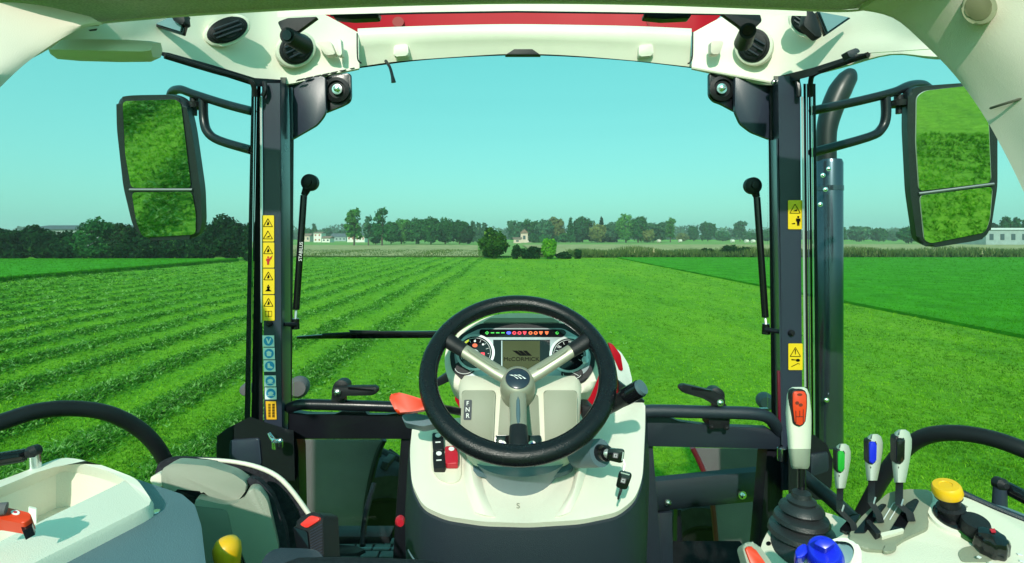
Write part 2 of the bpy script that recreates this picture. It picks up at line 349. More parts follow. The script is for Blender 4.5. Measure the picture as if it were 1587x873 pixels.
def trunk_bm(h, r, lean=0.0, limbs=3, top=0.8, spread=0.25):
    bm = tube([(0, 0, -0.1), (lean*h*0.3, 0, h*0.3), (lean*h*0.6, 0.0, h*top)], [r*1.3, r, r*0.35], 7, 3)
    for i in range(limbs):
        a = i*2.4+random.random(); z = h*(0.35+0.35*i/max(1, limbs)); L_ = h*spread
        tube([(lean*z*0.9, 0, z), (math.cos(a)*L_*0.5, math.sin(a)*L_*0.5, z+L_*0.5), (math.cos(a)*L_, math.sin(a)*L_, z+L_*1.1)], [r*0.5, r*0.35, r*0.12], 5, 2, bm)
    return bm
def blobs_for(kind, h, w):
    r = w/2; o = []
    rr = random.uniform
    if kind == 'round':
        o = [(0, 0, h*0.52, r*0.85, r*0.85, h*0.45)]
        for i in range(11):
            a = rr(0, 6.28); z = h*rr(0.22, 0.86); k = math.sqrt(max(0.08, 1-((z/h-0.5)/0.52)**2)); o.append((math.cos(a)*r*0.62*k, math.sin(a)*r*0.62*k, z, r*rr(.28, .45), r*rr(.28, .45), h*rr(.1, .17)))
    elif kind == 'bush':
        for i in range(13):
            a = rr(0, 6.28); z = h*rr(0.12, 0.8); k = 1-0.5*(z/h)**2; o.append((math.cos(a)*r*0.6*k, math.sin(a)*r*0.6*k, z, r*rr(.3, .5), r*rr(.3, .5), h*rr(.12, .22)))
        o.append((0, 0, h*.45, r*.75, r*.75, h*.44))
    elif kind == 'tall':
        for i in range(12):
            z = h*(0.25+0.7*i/12); k = r*(0.55+0.4*math.sin(i*2.1)); a = i*2.4; o.append((math.cos(a)*r*0.45, math.sin(a)*r*0.45, z, k*.7, k*.7, h*.085))
    elif kind == 'poplar':
        for i in range(8): o.append((rr(-.1, .1)*r, rr(-.1, .1)*r, h*(0.15+0.8*i/8), r*(0.85 if i < 6 else .5), r*(.85 if i < 6 else .5), h*.12))
    elif kind == 'conifer':
        for i in range(9): k = (1-i/9.5); o.append((0, 0, h*(0.12+0.85*i/9), r*k, r*k, h*.07))
    return o
GM = {'dark': leaf_mat('foliage_dark', (0.004, 0.022, 0.010), (0.014, 0.060, 0.018), 0.2, (0.05, 0.14, 0.03)),
      'mid': leaf_mat('foliage_mid', (0.010, 0.07, 0.022), (0.034, 0.15, 0.036), 0.3, (0.08, 0.25, 0.045)),
      'leafy': leaf_mat('foliage_leafy', (0.010, 0.05, 0.010), (0.06, 0.18, 0.025), 0.35, (0.20, 0.36, 0.06)),
      'light': leaf_mat('foliage_light', (0.03, 0.14, 0.025), (0.08, 0.25, 0.045), 0.3, (0.16, 0.36, 0.07)),
      'yellow': leaf_mat('foliage_yellow', (0.10, 0.14, 0.04), (0.20, 0.24, 0.07), 0.3, (0.30, 0.26, 0.10)),
      'lime': leaf_mat('foliage_lime', (0.06, 0.24, 0.015), (0.14, 0.40, 0.03), 0.35, (0.25, 0.5, 0.05)),
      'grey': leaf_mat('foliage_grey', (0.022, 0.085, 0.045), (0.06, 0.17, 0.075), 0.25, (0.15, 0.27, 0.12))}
M_bark = mat('bark', (0.10, 0.085, 0.06), 0.9, 0, 0.4, 6, 0.6, 30)
SHAPES = {}
def tree(px, top, w, base, kind, tone, label, group=None, n=1500, leaf=None, cat='tree', name=None, Yd=None):
    Yd = Yd or CZ*F/(base-HY); X = (px-CX)/F*Yd; h = (base-top)/F*Yd if base-HY > 3 else CZ+(HY-top)/F*Yd; wd = w/F*Yd
    h = CZ+(HY-top)/F*Yd
    nm = name or {'round': 'broadleaf_tree', 'bush': 'shrub', 'tall': 'slender_tree', 'poplar': 'poplar_tree', 'conifer': 'conifer_tree'}[kind]
    t = empty(nm, (X, Yd, 0), label, cat, group)
    leaf = leaf or Yd*0.0042
    cm = crown_mesh(blobs_for(kind, h, wd), n, leaf)
    c = put('crown', cm, GM[tone]); c.parent = t
    tb = trunk_bm(h, max(0.06, h*0.02), random.uniform(-.03, .03), 4 if kind != 'conifer' else 0, 0.85 if kind in('tall', 'poplar', 'conifer') else 0.6, 0.2 if kind != 'tall' else 0.12)
    q = put('trunk', tb, M_bark); q.parent = t
    return t
g = 'dark trees of the boundary hedge on the left'
hl = 'dark dense tree in the long hedge on the left, near %s'
for px, top, w, tone, lab in [(-28, 355, 80, 'dark', 'dark hedge tree cut by the left edge of the picture'), (22, 357, 74, 'dark', 'dark dense tree at the left end of the visible hedge'), (68, 353, 62, 'dark', 'low dark tree second from the left in the hedge'),
        (106, 356, 48, 'dark', 'short dark tree filling the gap left of the tallest hedge tree'), (145, 340, 78, 'mid', 'tallest and fullest tree of the dark hedge, left of the left mirror'), (196, 346, 56, 'dark', 'dark hedge tree just left of the bottom of the left mirror'),
        (236, 348, 60, 'dark', 'dark hedge tree behind the left half of the left mirror foot'), (276, 348, 60, 'dark', 'dark hedge tree behind the right half of the left mirror foot'), (320, 344, 56, 'dark', 'dark hedge tree just right of the bottom of the left mirror'), (356, 333, 58, 'dark', 'tall dark hedge tree against the left cab pillar'), (392, 344, 46, 'dark', 'last dark hedge tree, hidden behind the left pillar')]:
    tree(px, top-4, w, 404.5+random.uniform(-.5, .5), 'bush', tone, lab or 'dark hedge tree mostly hidden behind the mirror, the pillar or the cab edge', g, 5200, 0.26, name='hedge_tree')
tree(549, 320, 30, 381.5, 'tall', 'light', 'loose slender tree standing alone in front of the white houses', n=1300)
tree(571, 331, 17, 381.5, 'tall', 'grey', 'thin sparse tree between two taller slender trees', n=260)
tree(592, 318, 28, 381.5, 'tall', 'mid', 'tallest slender tree at the left edge of the dense wood', n=700)
g = 'trees of the dense dark wood left of centre'
ORD = ['first', 'second', 'third', 'fourth', 'fifth', 'sixth', 'seventh', 'eighth', 'ninth', 'tenth', 'eleventh']; k_ = 0
for px, top, w, tone in [(582, 346, 26, 'mid'), (606, 343, 30, 'mid'), (622, 338, 34, 'light'), (645, 337, 34, 'mid'), (668, 335, 34, 'mid'), (690, 336, 34, 'mid'), (712, 340, 34, 'mid'), (724, 348, 22, 'dark')]:
    tree(px, top, w, 379+random.uniform(-.4, .6), 'round', tone, '%s green tree from the left in the dense dark wood left of centre' % ORD[k_], g, 2300); k_ += 1
g = 'poplars right of the dense wood'
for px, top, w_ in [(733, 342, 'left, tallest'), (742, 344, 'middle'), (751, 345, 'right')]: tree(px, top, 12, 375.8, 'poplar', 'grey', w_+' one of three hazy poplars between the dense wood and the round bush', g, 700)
tree(765, 351, 50, 401, 'bush', 'leafy', 'big round green bush at the far field edge left of the farmhouse', n=5200, leaf=0.30, cat='bush', name='round_bush')
g = 'low dark shrubs at the field edge'
for px, top, w, lb_ in [(800, 377, 17, 'pointed dark shrub just right of the big round bush'), (815, 384, 22, 'lowest dark shrub left of the lime green bush'), (829, 380, 24, 'dark shrub touching the left side of the lime green bush'), (873, 389, 26, 'low dark shrub right of the lime green bush'), (896, 385, 12, 'small narrow shrub where the reed strip begins')]: tree(px, top, w, 401.3, 'bush', 'dark', lb_, g, 1500, 0.16, 'shrub')
tree(850, 368, 30, 401.8, 'bush', 'lime', 'lime green bush rising from the dark shrubs near the middle', n=2600, leaf=0.18, cat='bush', name='lime_bush')
tree(1096, 384, 26, 399, 'bush', 'dark', 'dark low shrub in the reeds left of the right strut', None, 1300, .18, 'shrub')
tree(1130, 378, 30, 399, 'bush', 'dark', 'taller dark shrub in the reeds beside the right strut', None, 1800, .18, 'shrub')
tree(1152, 381, 30, 399, 'bush', 'dark', 'dark shrub in the reeds directly behind the right strut', None, 1600, .18, 'shrub')
g = 'trees of the hazy wood right of centre'; k_ = 0
for px, top, w, kind, tone, lab in [
    (800, 342, 34, 'round', 'grey', None), (822, 341, 34, 'round', 'mid', None), (843, 339, 34, 'round', 'grey', None), (862, 336, 30, 'round', 'yellow', 'rusty yellow tree above the farmhouse roof'),
    (884, 334, 15, 'conifer', 'mid', 'left one of two pointed conifers over the hazy wood'), (903, 334, 38, 'round', 'mid', None), (932, 332, 14, 'conifer', 'dark', 'right one of two pointed conifers over the hazy wood'),
    (926, 347, 30, 'round', 'yellow', 'yellowing round tree in the middle of the hazy wood'), (950, 343, 30, 'round', 'grey', 'greyish thin-leaved tree beside the biggest green tree'), (970, 329, 34, 'round', 'light', 'biggest green tree in the hazy wood right of centre'),
    (989, 335, 32, 'round', 'mid', None), (1003, 355, 24, 'round', 'yellow', 'low yellow-green round tree at the right of the wood'), (1012, 346, 26, 'round', 'grey', None), (1024, 343, 20, 'tall', 'grey', 'sparse hazy tree next to the last slender one'), (1039, 337, 17, 'tall', 'light', 'slender light tree ending the wood on the right'),
    (870, 361, 30, 'round', 'mid', None), (893, 359, 34, 'round', 'dark', None), (924, 359, 34, 'round', 'mid', None), (944, 361, 26, 'round', 'dark', None), (828, 362, 18, 'bush', 'mid', 'small green tree before the farmhouse wall'), (845, 363, 22, 'bush', 'mid', 'green bush hiding the right end of the farmhouse')]:
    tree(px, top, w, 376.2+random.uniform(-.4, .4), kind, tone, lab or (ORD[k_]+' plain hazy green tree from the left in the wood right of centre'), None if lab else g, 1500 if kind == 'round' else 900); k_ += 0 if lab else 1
for px, top, w, base, kind, tone, lab in [(487, 346, 12, 374, 'conifer', 'mid', 'pointed dark conifer above the houses on the left'), (476, 354, 22, 374, 'round', 'mid', 'hazy round tree left of the pointed conifer'), (508, 353, 16, 373.5, 'round', 'grey', 'small hazy tree behind the low white shed'),
    (530, 357, 22, 373.5, 'round', 'grey', 'low hazy tree behind the gap between the houses'), (1058, 362, 18, 374.5, 'round', 'yellow', 'small yellowish tree above the second bale'), (1075, 351, 16, 374.2, 'round', 'mid', 'egg-shaped hazy tree left of the wider round one'),
    (1097, 344, 27, 374.2, 'round', 'mid', 'wide round hazy tree standing alone right of the wood'), (1119, 359, 26, 374, 'round', 'mid', 'low hazy tree right of the wide round one'), (1147, 342, 22, 374.4, 'tall', 'grey', 'sparse hazy tree left of the right strut'),
    (1160, 360, 24, 374, 'round', 'mid', 'low hazy tree behind the right strut'), (1186, 357, 26, 374, 'round', 'mid', 'low hazy tree between right strut and right pillar'), (1300, 352, 20, 375, 'round', 'mid', 'hazy tree half hidden by the exhaust shroud'), (1332, 350, 38, 375, 'round', 'grey', 'broad hazy tree just right of the exhaust'),
    (1362, 354, 28, 375, 'round', 'mid', 'rounded hazy tree second right of the exhaust'), (1383, 358, 18, 374, 'round', 'grey', 'faint small tree left of the right mirror'), (1408, 351, 34, 378, 'round', 'mid', 'nearer green tree touching the right mirror frame'),
    (1542, 345, 12, 379, 'round', 'dark', 'small dark tree at the outer edge of the right mirror'), (1559, 334, 16, 379, 'round', 'mid', 'tall dark tree behind the long pale building, left of its pair'), (1575, 336, 15, 379, 'round', 'mid', 'dark tree behind the long pale building, right of its pair'), (1592, 338, 15, 379, 'round', 'mid', 'dark tree cut by the right edge behind the long building')]:
    tree(px, top, w, base, kind, tone, lab, None, 1100)
# far hazy tree line, one mass
bl = [(x, 520+rng.uniform(-20, 20), 4, 22, 10, rng.uniform(6, 13)) for x in np.arange(-520, 560, 22)]
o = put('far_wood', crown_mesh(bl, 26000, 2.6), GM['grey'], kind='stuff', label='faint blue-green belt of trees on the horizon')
# ---------------------------------------------------------------- buildings, bales
M_wall = mat('plaster_white', (0.75, 0.73, 0.66), 0.9, 0, 0.1, 2); M_cream = mat('plaster_pink', (0.62, 0.48, 0.40), 0.9, 0, 0.1, 2)
M_roof = mat('roof_tile', (0.24, 0.15, 0.11), 0.9, 0, 0.3, 3); M_slate = mat('roof_slate', (0.09, 0.11, 0.13), 0.8, 0, 0.3, 3); M_shut = mat('shutter', (0.35, 0.12, 0.09), 0.7); M_sheet = mat('sheet_roof', (0.30, 0.38, 0.37), 0.5, 0, 0.15, 1)
M_dglass = mat('dark_window', (0.05, 0.08, 0.09), 0.2)
def house(px0, px1, ptop, base, roofh, name, label, wall, roof, cat='house', depth=6, win=2, gable=False, wm=None, rows=1):
    Yd = CZ*F/(base-HY); x0, x1 = (px0-CX)/F*Yd, (px1-CX)/F*Yd; h = CZ+(HY-ptop)/F*Yd; hw = h*(1-roofh)
    t = empty(name, ((x0+x1)/2, Yd, 0), label, cat)
    put('wall', box(((x0+x1)/2, Yd+depth/2, hw/2), (x1-x0, depth, hw)), wall, t, smooth=0)
    bm = bmesh.new(); e_ = 0.4
    if gable: pr = [(x0-e_, hw), ((x0+x1)/2, h), (x1+e_, hw)]; R_ = [[(x, y, z) for x, z in pr] for y in (Yd-e_, Yd+depth+e_)]
    else: pr = [(Yd-e_, hw), (Yd+depth/2, h), (Yd+depth+e_, hw)]; R_ = [[(x, y, z) for y, z in pr] for x in (x0-e_, x1+e_)]
    loft(R_, bm=bm); put('roof', bm, roof, t, smooth=0)
    for rw in range(rows):
        for i in range(win):
            x = x0+(x1-x0)*(i+.5)/win; put('window', box((x, Yd-0.04, hw*(rw+.55)/rows), (min(1.1, (x1-x0)/win*.4), 0.12, hw*.38/rows)), wm or M_dglass, t, smooth=0)
    return t
house(486, 498, 359.5, 375.8, .12, 'white_house', 'tall white house left of the low white shed', M_wall, M_roof, win=2, rows=2, wm=M_shut)
house(499, 511, 366, 376, .35, 'white_shed', 'low white shed joined to the tall white house', M_wall, M_roof, 'shed', win=2)
house(462, 480, 362, 374.8, .3, 'grey_house', 'greyish house seen just right of the left strut', M_cream, M_roof, win=3)
house(513, 536, 362, 374.2, .45, 'long_house', 'hazy long house with grey roof between the white houses', M_sheet, M_slate, win=4)
house(538, 550, 359, 375.6, .25, 'gabled_house', 'white gabled house directly behind the lone slender tree', M_wall, M_roof, win=2, gable=True, wm=M_shut)
house(551, 565, 362.5, 375.8, .22, 'broad_house', 'white house with red shutters right of the lone slender tree', M_wall, M_slate, win=3, wm=M_shut)
house(807, 818, 355, 376.5, .3, 'farmhouse_gable', 'pale farmhouse gable left of the dark roof', M_cream, M_roof, win=1, gable=True)
house(818, 851, 353, 376, .42, 'farmhouse', 'farmhouse with long dark roof half hidden by the trees', M_wall, M_slate, win=5, depth=9)
house(796, 808, 368, 377, .3, 'pink_outbuilding', 'low pink outbuilding at the left foot of the farmhouse', M_cream, M_roof, 'shed', win=1)
house(30, 190, 348, 387, .2, 'long_barn', 'long grey barn roof showing above the dark hedge', M_sheet, M_slate, 'barn', depth=14, win=8)
b = house(1528, 1680, 353, 381, .12, 'long_pale_building', 'long low pale building with a flat bright roof at the right edge', M_sheet, M_wall, 'building', depth=10, win=9, rows=1)
M_bale = mat('bale_wrap', (0.72, 0.70, 0.6), 0.6, 0, 0.3, 4); M_straw = mat('straw', (0.35, 0.26, 0.12), 0.9, 0, 0.4, 6)
for i, (px, py, lab) in enumerate([(1021, 376.3, 'leftmost pale round bale at the end of the far wood'), (1054, 376.3, 'round bale with dark end under the small yellowish tree'), (1135, 376.6, 'small pale bale left of the right strut'), (1157, 377, 'pale bale just left of the right strut'), (1167, 377, 'pale bale hidden beside the right strut')]):
    Yd = CZ*F/(py-HY); X = (px-CX)/F*Yd; t = empty('round_bale', (X, Yd, 0), lab, 'bale', 'round bales on the far meadow')
    put('wrap', lathe([(0.55, -0.72), (0.72, -0.66), (0.72, 0.66), (0.55, 0.72)], (X, Yd, 0.75), (1, 0.3, 0), 14), M_bale, t)
    put('bale_end', lathe([(0.5, 0.0), (0.5, 0.05)], (X+0.71, Yd+0.2, 0.75), (1, .3, 0), 12), M_straw, t)
# power pole far left of the strut etc.
# ================================================================ the tractor cab
T = empty('tractor', (0, 1.2, 0), 'tractor seen from the driver seat: cream roof panels, black pillars, three-spoke wheel and cream consoles', 'tractor')
cream = mat('cream_plastic', (0.80, 0.765, 0.65), 0.42, 0, 0.07, 7, 0.35, 900)
creamd = mat('cream_console', (0.69, 0.655, 0.54), 0.45, 0, 0.06, 5, 0.3, 900)
olive = mat('grey_green_plastic', (0.25, 0.26, 0.19), 0.4, 0, 0.06, 6, 0.3, 900)
spokem = mat('spoke_champagne', (0.36, 0.345, 0.27), 0.38, 0.35, 0.05, 8)
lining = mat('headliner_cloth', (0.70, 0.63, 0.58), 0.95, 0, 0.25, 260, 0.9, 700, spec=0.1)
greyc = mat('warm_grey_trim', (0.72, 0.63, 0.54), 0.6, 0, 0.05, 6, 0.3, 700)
black = mat('black_paint', (0.010, 0.011, 0.016), 0.3, 0, 0.2, 15, 0.1, 300, spec=0.4)
satin = mat('satin_black_plastic', (0.013, 0.014, 0.017), 0.42, 0, 0.2, 20, 0.3, 900, spec=0.28)
rubber = mat('rubber_seal', (0.008, 0.008, 0.010), 0.55, 0, 0.2, 20, spec=0.3)
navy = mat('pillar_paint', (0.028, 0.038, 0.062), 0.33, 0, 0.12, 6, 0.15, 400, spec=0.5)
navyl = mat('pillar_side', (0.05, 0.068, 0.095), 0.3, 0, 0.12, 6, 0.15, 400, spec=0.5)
chrome = mat('bright_metal', (0.75, 0.77, 0.78), 0.22, 1)
steel = mat('seal_strip', (0.62, 0.66, 0.66), 0.3, 0.6)
teal = mat('blue_grey_plastic', (0.095, 0.155, 0.185), 0.5, 0, 0.1, 5, 0.4, 900)
dteal = mat('dark_blue_grey', (0.017, 0.025, 0.038), 0.4, 0, 0.1, 5, 0.4, 900)
fend = mat('fender_plastic', (0.15, 0.135, 0.15), 0.65, 0, 0.25, 5, 0.3, 200, spec=0.2)
tyrem = mat('tyre_rubber', (0.04, 0.04, 0.044), 0.8, 0, 0.3, 20, 0.5, 100)
leather = mat('wheel_leather', (0.007, 0.008, 0.011), 0.28, 0, 0.2, 40, 0.35, 500, spec=0.35)
redp = mat('red_paint', (0.50, 0.004, 0.018), 0.45, 0, 0.08, 4, spec=0.2)
redk = mat('red_switch', (0.50, 0.012, 0.03), 0.35)
orange = mat('orange_plastic', (0.72, 0.045, 0.008), 0.4, 0, 0.06, 10)
yellow = mat('yellow_plastic', (0.88, 0.47, 0.01), 0.35, 0, 0.06, 10)
sticky = mat('sticker_yellow', (0.80, 0.56, 0.01), 0.45, 0, 0.05, 20); sticko = mat('sticker_orange', (0.80, 0.42, 0.02), 0.45)
stickw = mat('sticker_white', (0.72, 0.80, 0.80), 0.45); stickb = mat('sticker_blue', (0.03, 0.30, 0.62), 0.45); ink = mat('ink_black', (0.006, 0.006, 0.006), 0.8, spec=0.05)
blue = mat('blue_plastic', (0.008, 0.02, 0.62), 0.28, 0, 0.05, 10); green = mat('green_plastic', (0.015, 0.33, 0.03), 0.3)
white = mat('white_print', (0.8, 0.8, 0.8), 0.5); silver = mat('silver_face', (0.34, 0.40, 0.42), 0.3, 0.6, 0.05, 10)
lcd = mat('lcd_screen', (0.05, 0.062, 0.022), 0.5, 0, 0.15, 12, spec=0.15); gloss = mat('gloss_black', (0.006, 0.006, 0.008), 0.12)
fabric = mat('seat_cloth', (0.035, 0.036, 0.045), 0.95, 0, 0.35, 120, 0.9, 600, spec=0.1)
lampm = mat('work_lamp_glass', (0.75, 0.8, 0.8), 0.1)
mirm = mat('mirror_glass', (0.92, 0.94, 0.93), 0.02, 1)
shroudm = mat('exhaust_shroud', (0.10, 0.13, 0.17), 0.22, 0.8, 0.15, 4)
def lit(n, c, s=1.0): return mat('lit_'+n, c, 0.5, emis=s)
def glassmat():
    m = bpy.data.materials.new('window_glass'); m.use_nodes = True; nt = m.node_tree; nt.nodes.clear()
    o = nt.nodes.new('ShaderNodeOutputMaterial'); t = nt.nodes.new('ShaderNodeBsdfTransparent'); g = nt.nodes.new('ShaderNodeBsdfGlossy'); x = nt.nodes.new('ShaderNodeMixShader'); fr = nt.nodes.new('ShaderNodeFresnel')
    t.inputs[0].default_value = (0.985, 1, 0.99, 1); g.inputs['Roughness'].default_value = 0.0; fr.inputs[0].default_value = 1.12
    nt.links.new(fr.outputs[0], x.inputs[0]); nt.links.new(t.outputs[0], x.inputs[1]); nt.links.new(g.outputs[0], x.inputs[2]); nt.links.new(x.outputs[0], o.inputs[0]); return m
glassm = glassmat()
def pillar(cs, top, bot, mids=()):            # cs: [(px_top, px_bot, Y)] closed section
    r = []
    for t in (0, .25, .5, .75, 1): r.append([P(a+(b-a)*t, top+(bot-top)*t, Y) for a, b, Y in cs])
    return loft(r)
def plate(px, Y, th, bev=0.002, rr=0, **k):
    if rr: px = rnd2(px, rr)
    return slab(px, vplane(Y), th, bev, **k)
def bolt(px, py, Y, r=0.007, parent=T, n=None, mm=None, name='bolt'):
    n = Vector(n or (0, -1, 0)); p = P(px, py, Y)
    bm = lathe([(r*1.25, 0), (r*1.25, r*.35), (r*.8, r*.4)], p, n, 16); lathe([(r*.75, r*.4), (r*.75, r*1.0), (r*.5, r*1.15)], p, n, 6, bm)
    return put(name, bm, mm or chrome, parent)
# ---- front pillars (left, then right)
for sgn in (-1, 1):
    if sgn < 0:
        pm = put('front_pillar', pillar([(406, 410, 1.30), (434, 437, 1.30), (448, 450, 1.39), (432, 434, 1.45), (412, 414, 1.45)], 129, 705), navy, T)
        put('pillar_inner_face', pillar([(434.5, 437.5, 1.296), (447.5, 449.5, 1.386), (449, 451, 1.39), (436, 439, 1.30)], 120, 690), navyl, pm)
        put('edge_trim', pillar([(448, 447, 1.40), (456, 452, 1.42), (455, 452, 1.47), (449, 448, 1.47)], 122, 690), rubber, pm)
        put('light_strip', pillar([(402.8, 404, 1.293), (405.8, 406, 1.293), (405.8, 407, 1.31), (402.8, 404, 1.31)], 150, 500), steel, pm)
        for a, b, c, d, Y in [(394, 383, 398, 388, 1.29), (398.5, 389, 402, 396, 1.30), (390, 378, 394, 383, 1.32), (402, 396, 404, 408, 1.305)]:
            put('door_seal', pillar([(a, b, Y), (c, d, Y), (c, d, Y+.03), (a, b, Y+.03)], 126, 690), rubber, pm)
        put('corner_clip', tube([P(410, 128, 1.29), P(411, 140, 1.285), P(407, 150, 1.285)], 0.006, 8), black, pm)
    else:
        pm = put('front_pillar', pillar([(1206, 1214, 1.30), (1240, 1244, 1.30), (1236, 1238, 1.45), (1214, 1218, 1.45), (1192, 1204, 1.39)], 118, 760), navy, T)
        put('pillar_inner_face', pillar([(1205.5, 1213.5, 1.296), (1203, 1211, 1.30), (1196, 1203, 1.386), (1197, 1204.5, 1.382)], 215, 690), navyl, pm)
        put('edge_trim', pillar([(1190, 1196, 1.40), (1199, 1204, 1.39), (1199, 1204, 1.45), (1191, 1197, 1.45)], 122, 690), rubber, pm)
        put('light_strip', pillar([(1241.5, 1246.5, 1.293), (1244.5, 1249.5, 1.293), (1244.5, 1249.5, 1.31), (1241.5, 1246.5, 1.31)], 150, 600), steel, pm)
        for a, b, c, d, Y, mm in [(1245, 1250, 1249, 1254, 1.30, rubber), (1250, 1255, 1252, 1257, 1.295, navyl), (1253, 1258, 1256.5, 1261, 1.30, rubber), (1257, 1261.5, 1259, 1263.5, 1.29, steel), (1259.5, 1264, 1264, 1270, 1.31, rubber)]:
            put('door_seal', pillar([(a, b, Y), (c, d, Y), (c, d, Y+.03), (a, b, Y+.03)], 130, 690), mm, pm)
        put('corner_clip', tube([P(1235, 122, 1.29), P(1238, 138, 1.285), P(1238, 150, 1.285)], 0.006, 8), black, pm)
# curved door seal corners under the roof rail
put('roof_rail', loft([[P(a, b, Y), P(a, b+h_, Y), P(a, b+h_, Y+.05), P(a, b, Y+.05)] for a, b, h_, Y in [(246, 80, 4, 1.12), (262, 82, 10, 1.13), (330, 101, 12, 1.20), (395, 121, 13, 1.28), (440, 124, 12, 1.33)]]), black, T)
put('rail_seal', tube([P(255, 87, 1.11), P(330, 110, 1.185), P(378, 123, 1.25), P(392, 131, 1.26), P(395, 150, 1.27)], 0.006, 8), rubber, T)
put('roof_rail', loft([[P(a, b, Y), P(a, b+h_, Y), P(a, b+h_, Y+.05), P(a, b, Y+.05)] for a, b, h_, Y in [(1349, 82, 4, 1.12), (1325, 84, 9, 1.13), (1260, 105, 12, 1.24), (1208, 118, 14, 1.33)]]), black, T)
put('rail_seal', tube([P(1345, 85, 1.10), P(1290, 104, 1.18), P(1266, 113, 1.24), P(1257, 122, 1.26), P(1256, 150, 1.28)], 0.006, 8), rubber, T)
put('rail_end_clip', slab(rnd2([(1312, 80), (1328, 74), (1334, 80), (1318, 90)], 2), vplane(1.10), .02, .002), dteal, T)
# ---- plates and brackets under the roof corners
b1 = put('corner_bracket', plate([(447, 124), (504, 118), (505, 172), (500, 182), (490, 194), (450, 217)], 1.37, .012, .002, 5), navy, T)
put('hinge_plate', plate([(497, 118), (543, 113), (544, 150), (541, 158), (530, 164), (505, 174), (497, 176)], 1.395, .012, .003, 5), black, b1)
put('hinge_cup', lathe([(.034, 0), (.034, .006), (.024, .010), (.022, .004)], P(523, 140, 1.392), (0, -1, 0), 24), satin, b1)
bolt(523, 139, 1.383, .011, b1)
put('weld_seam', tube([P(452+random.uniform(-.5, .5), y, 1.365) for y in range(136, 218, 5)], 0.0042, 6), navyl, b1)
bolt(444, 134, 1.37, .006, b1)
b2 = put('corner_bracket', plate([(1139, 118), (1196, 126), (1196, 217), (1165, 205), (1148, 192), (1139, 172)], 1.37, .012, .002, 5), navy, T)
put('hinge_plate', plate([(1099, 112), (1143, 118), (1142, 174), (1118, 161), (1106, 157), (1099, 148)], 1.395, .012, .003, 5), black, b2)
put('hinge_cup', lathe([(.034, 0), (.034, .006), (.024, .010), (.022, .004)], P(1118, 138, 1.392), (0, -1, 0), 24), satin, b2)
bolt(1118, 138, 1.383, .011, b2)
put('weld_seam', tube([P(1196+random.uniform(-.5, .5), y, 1.36) for y in range(132, 218, 5)], 0.0042, 6), satin, b2)
bolt(1199, 128, 1.33, .006, b2)
# ---- windscreen and door glass
wsc = [(455, 122), (560, 103), (640, 93), (720, 87), (800, 84), (880, 86), (980, 93), (1080, 105), (1190, 122)]
rows = []
for k, (y0) in enumerate([0, .33, .66, 1]):
    rows.append([P(px, py+(633-py)*y0, 1.42+0.10*(1-((px-CX)/370)**2)) for px, py in wsc])
put('windscreen', patch(rows, 2, 2, .005), glassm, T)
put('windscreen_gasket', tube([P(px, py-1, 1.425+0.10*(1-((px-CX)/370)**2)) for px, py in [(548, 105)]+wsc[2:-2]+[(1075, 104)]], 0.0058, 8), rubber, T)
put('gasket_clip', plate([(783, 85), (797, 76), (825, 76), (838, 85)], 1.50, .02, .002), satin, T)
put('wiper_hook', tube([P(598, 95, 1.47), P(604, 104, 1.45), P(608, 118, 1.44), P(610, 128, 1.44)], [.005, .004, .0045, .007], 8), black, T)
put('door_window', slab_bm([P(60, 74, .95), P(250, 84, 1.13), P(395, 122, 1.275), P(385, 980, 1.275), P(-160, 980, .80), P(-160, 60, .80)], Vector((.8, -.7, 0)), .004), glassm, T)
put('door_window', slab_bm([P(1470, 74, .95), P(1350, 82, 1.13), P(1258, 112, 1.28), P(1262, 980, 1.28), P(1760, 980, .80), P(1760, 60, .80)], Vector((-.8, -.7, 0)), .004), glassm, T)
# ---- roof: lining, rim, fascia, side panels, covers
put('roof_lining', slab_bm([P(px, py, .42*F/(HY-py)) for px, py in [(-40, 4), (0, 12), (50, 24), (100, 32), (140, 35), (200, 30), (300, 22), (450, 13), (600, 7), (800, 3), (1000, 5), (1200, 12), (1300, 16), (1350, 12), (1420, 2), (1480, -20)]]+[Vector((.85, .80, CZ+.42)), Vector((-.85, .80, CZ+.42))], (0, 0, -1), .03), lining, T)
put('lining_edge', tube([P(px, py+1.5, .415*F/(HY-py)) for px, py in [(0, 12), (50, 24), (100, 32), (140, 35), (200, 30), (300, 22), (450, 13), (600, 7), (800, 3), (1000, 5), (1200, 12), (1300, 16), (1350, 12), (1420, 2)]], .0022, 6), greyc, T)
hr = put('hatch_rim', loft([[P(px, a, 1.06), P(px, b, 1.06), P(px, b, 1.10), P(px, a, 1.10)] for px, a, b in [(430, 8, 27), (500, 4, 23), (650, 2, 19), (800, 0, 17), (960, 1, 19), (1130, 4, 22), (1250, 8, 25)]]), cream, T)
put('hatch_rim_shade', loft([[P(px, a, 1.12), P(px, b, 1.12), P(px, b, 1.15), P(px, a, 1.15)] for px, a, b in [(512, 14, 26), (650, 12, 22), (800, 10, 20), (960, 12, 22), (1120, 14, 24)]]), dteal, hr)  # dark strip standing in for the shade under the hatch rim
for a, b in ((516, 588), (998, 1072)):
    h = put('hatch_hinge', plate([(a, 20), (b, 19), (b-2, 28), (a+30, 30), (a, 27)], 1.11, .02, .003, 3), black, hr)
rs = put('roof_visor', loft([[P(px, a, Y), P(px, b, Y), P(px, b, Y+.25), P(px, a, Y+.25)] for px, a, b, Y in [(496, 14, 24, 1.56), (528, 14, 50, 1.60), (545, 14, 53, 1.62), (660, 14, 46, 1.68), (800, 14, 44, 1.70), (950, 14, 45, 1.68), (1075, 14, 50, 1.62), (1092, 14, 48, 1.60), (1120, 14, 22, 1.56)]]), redp, T)
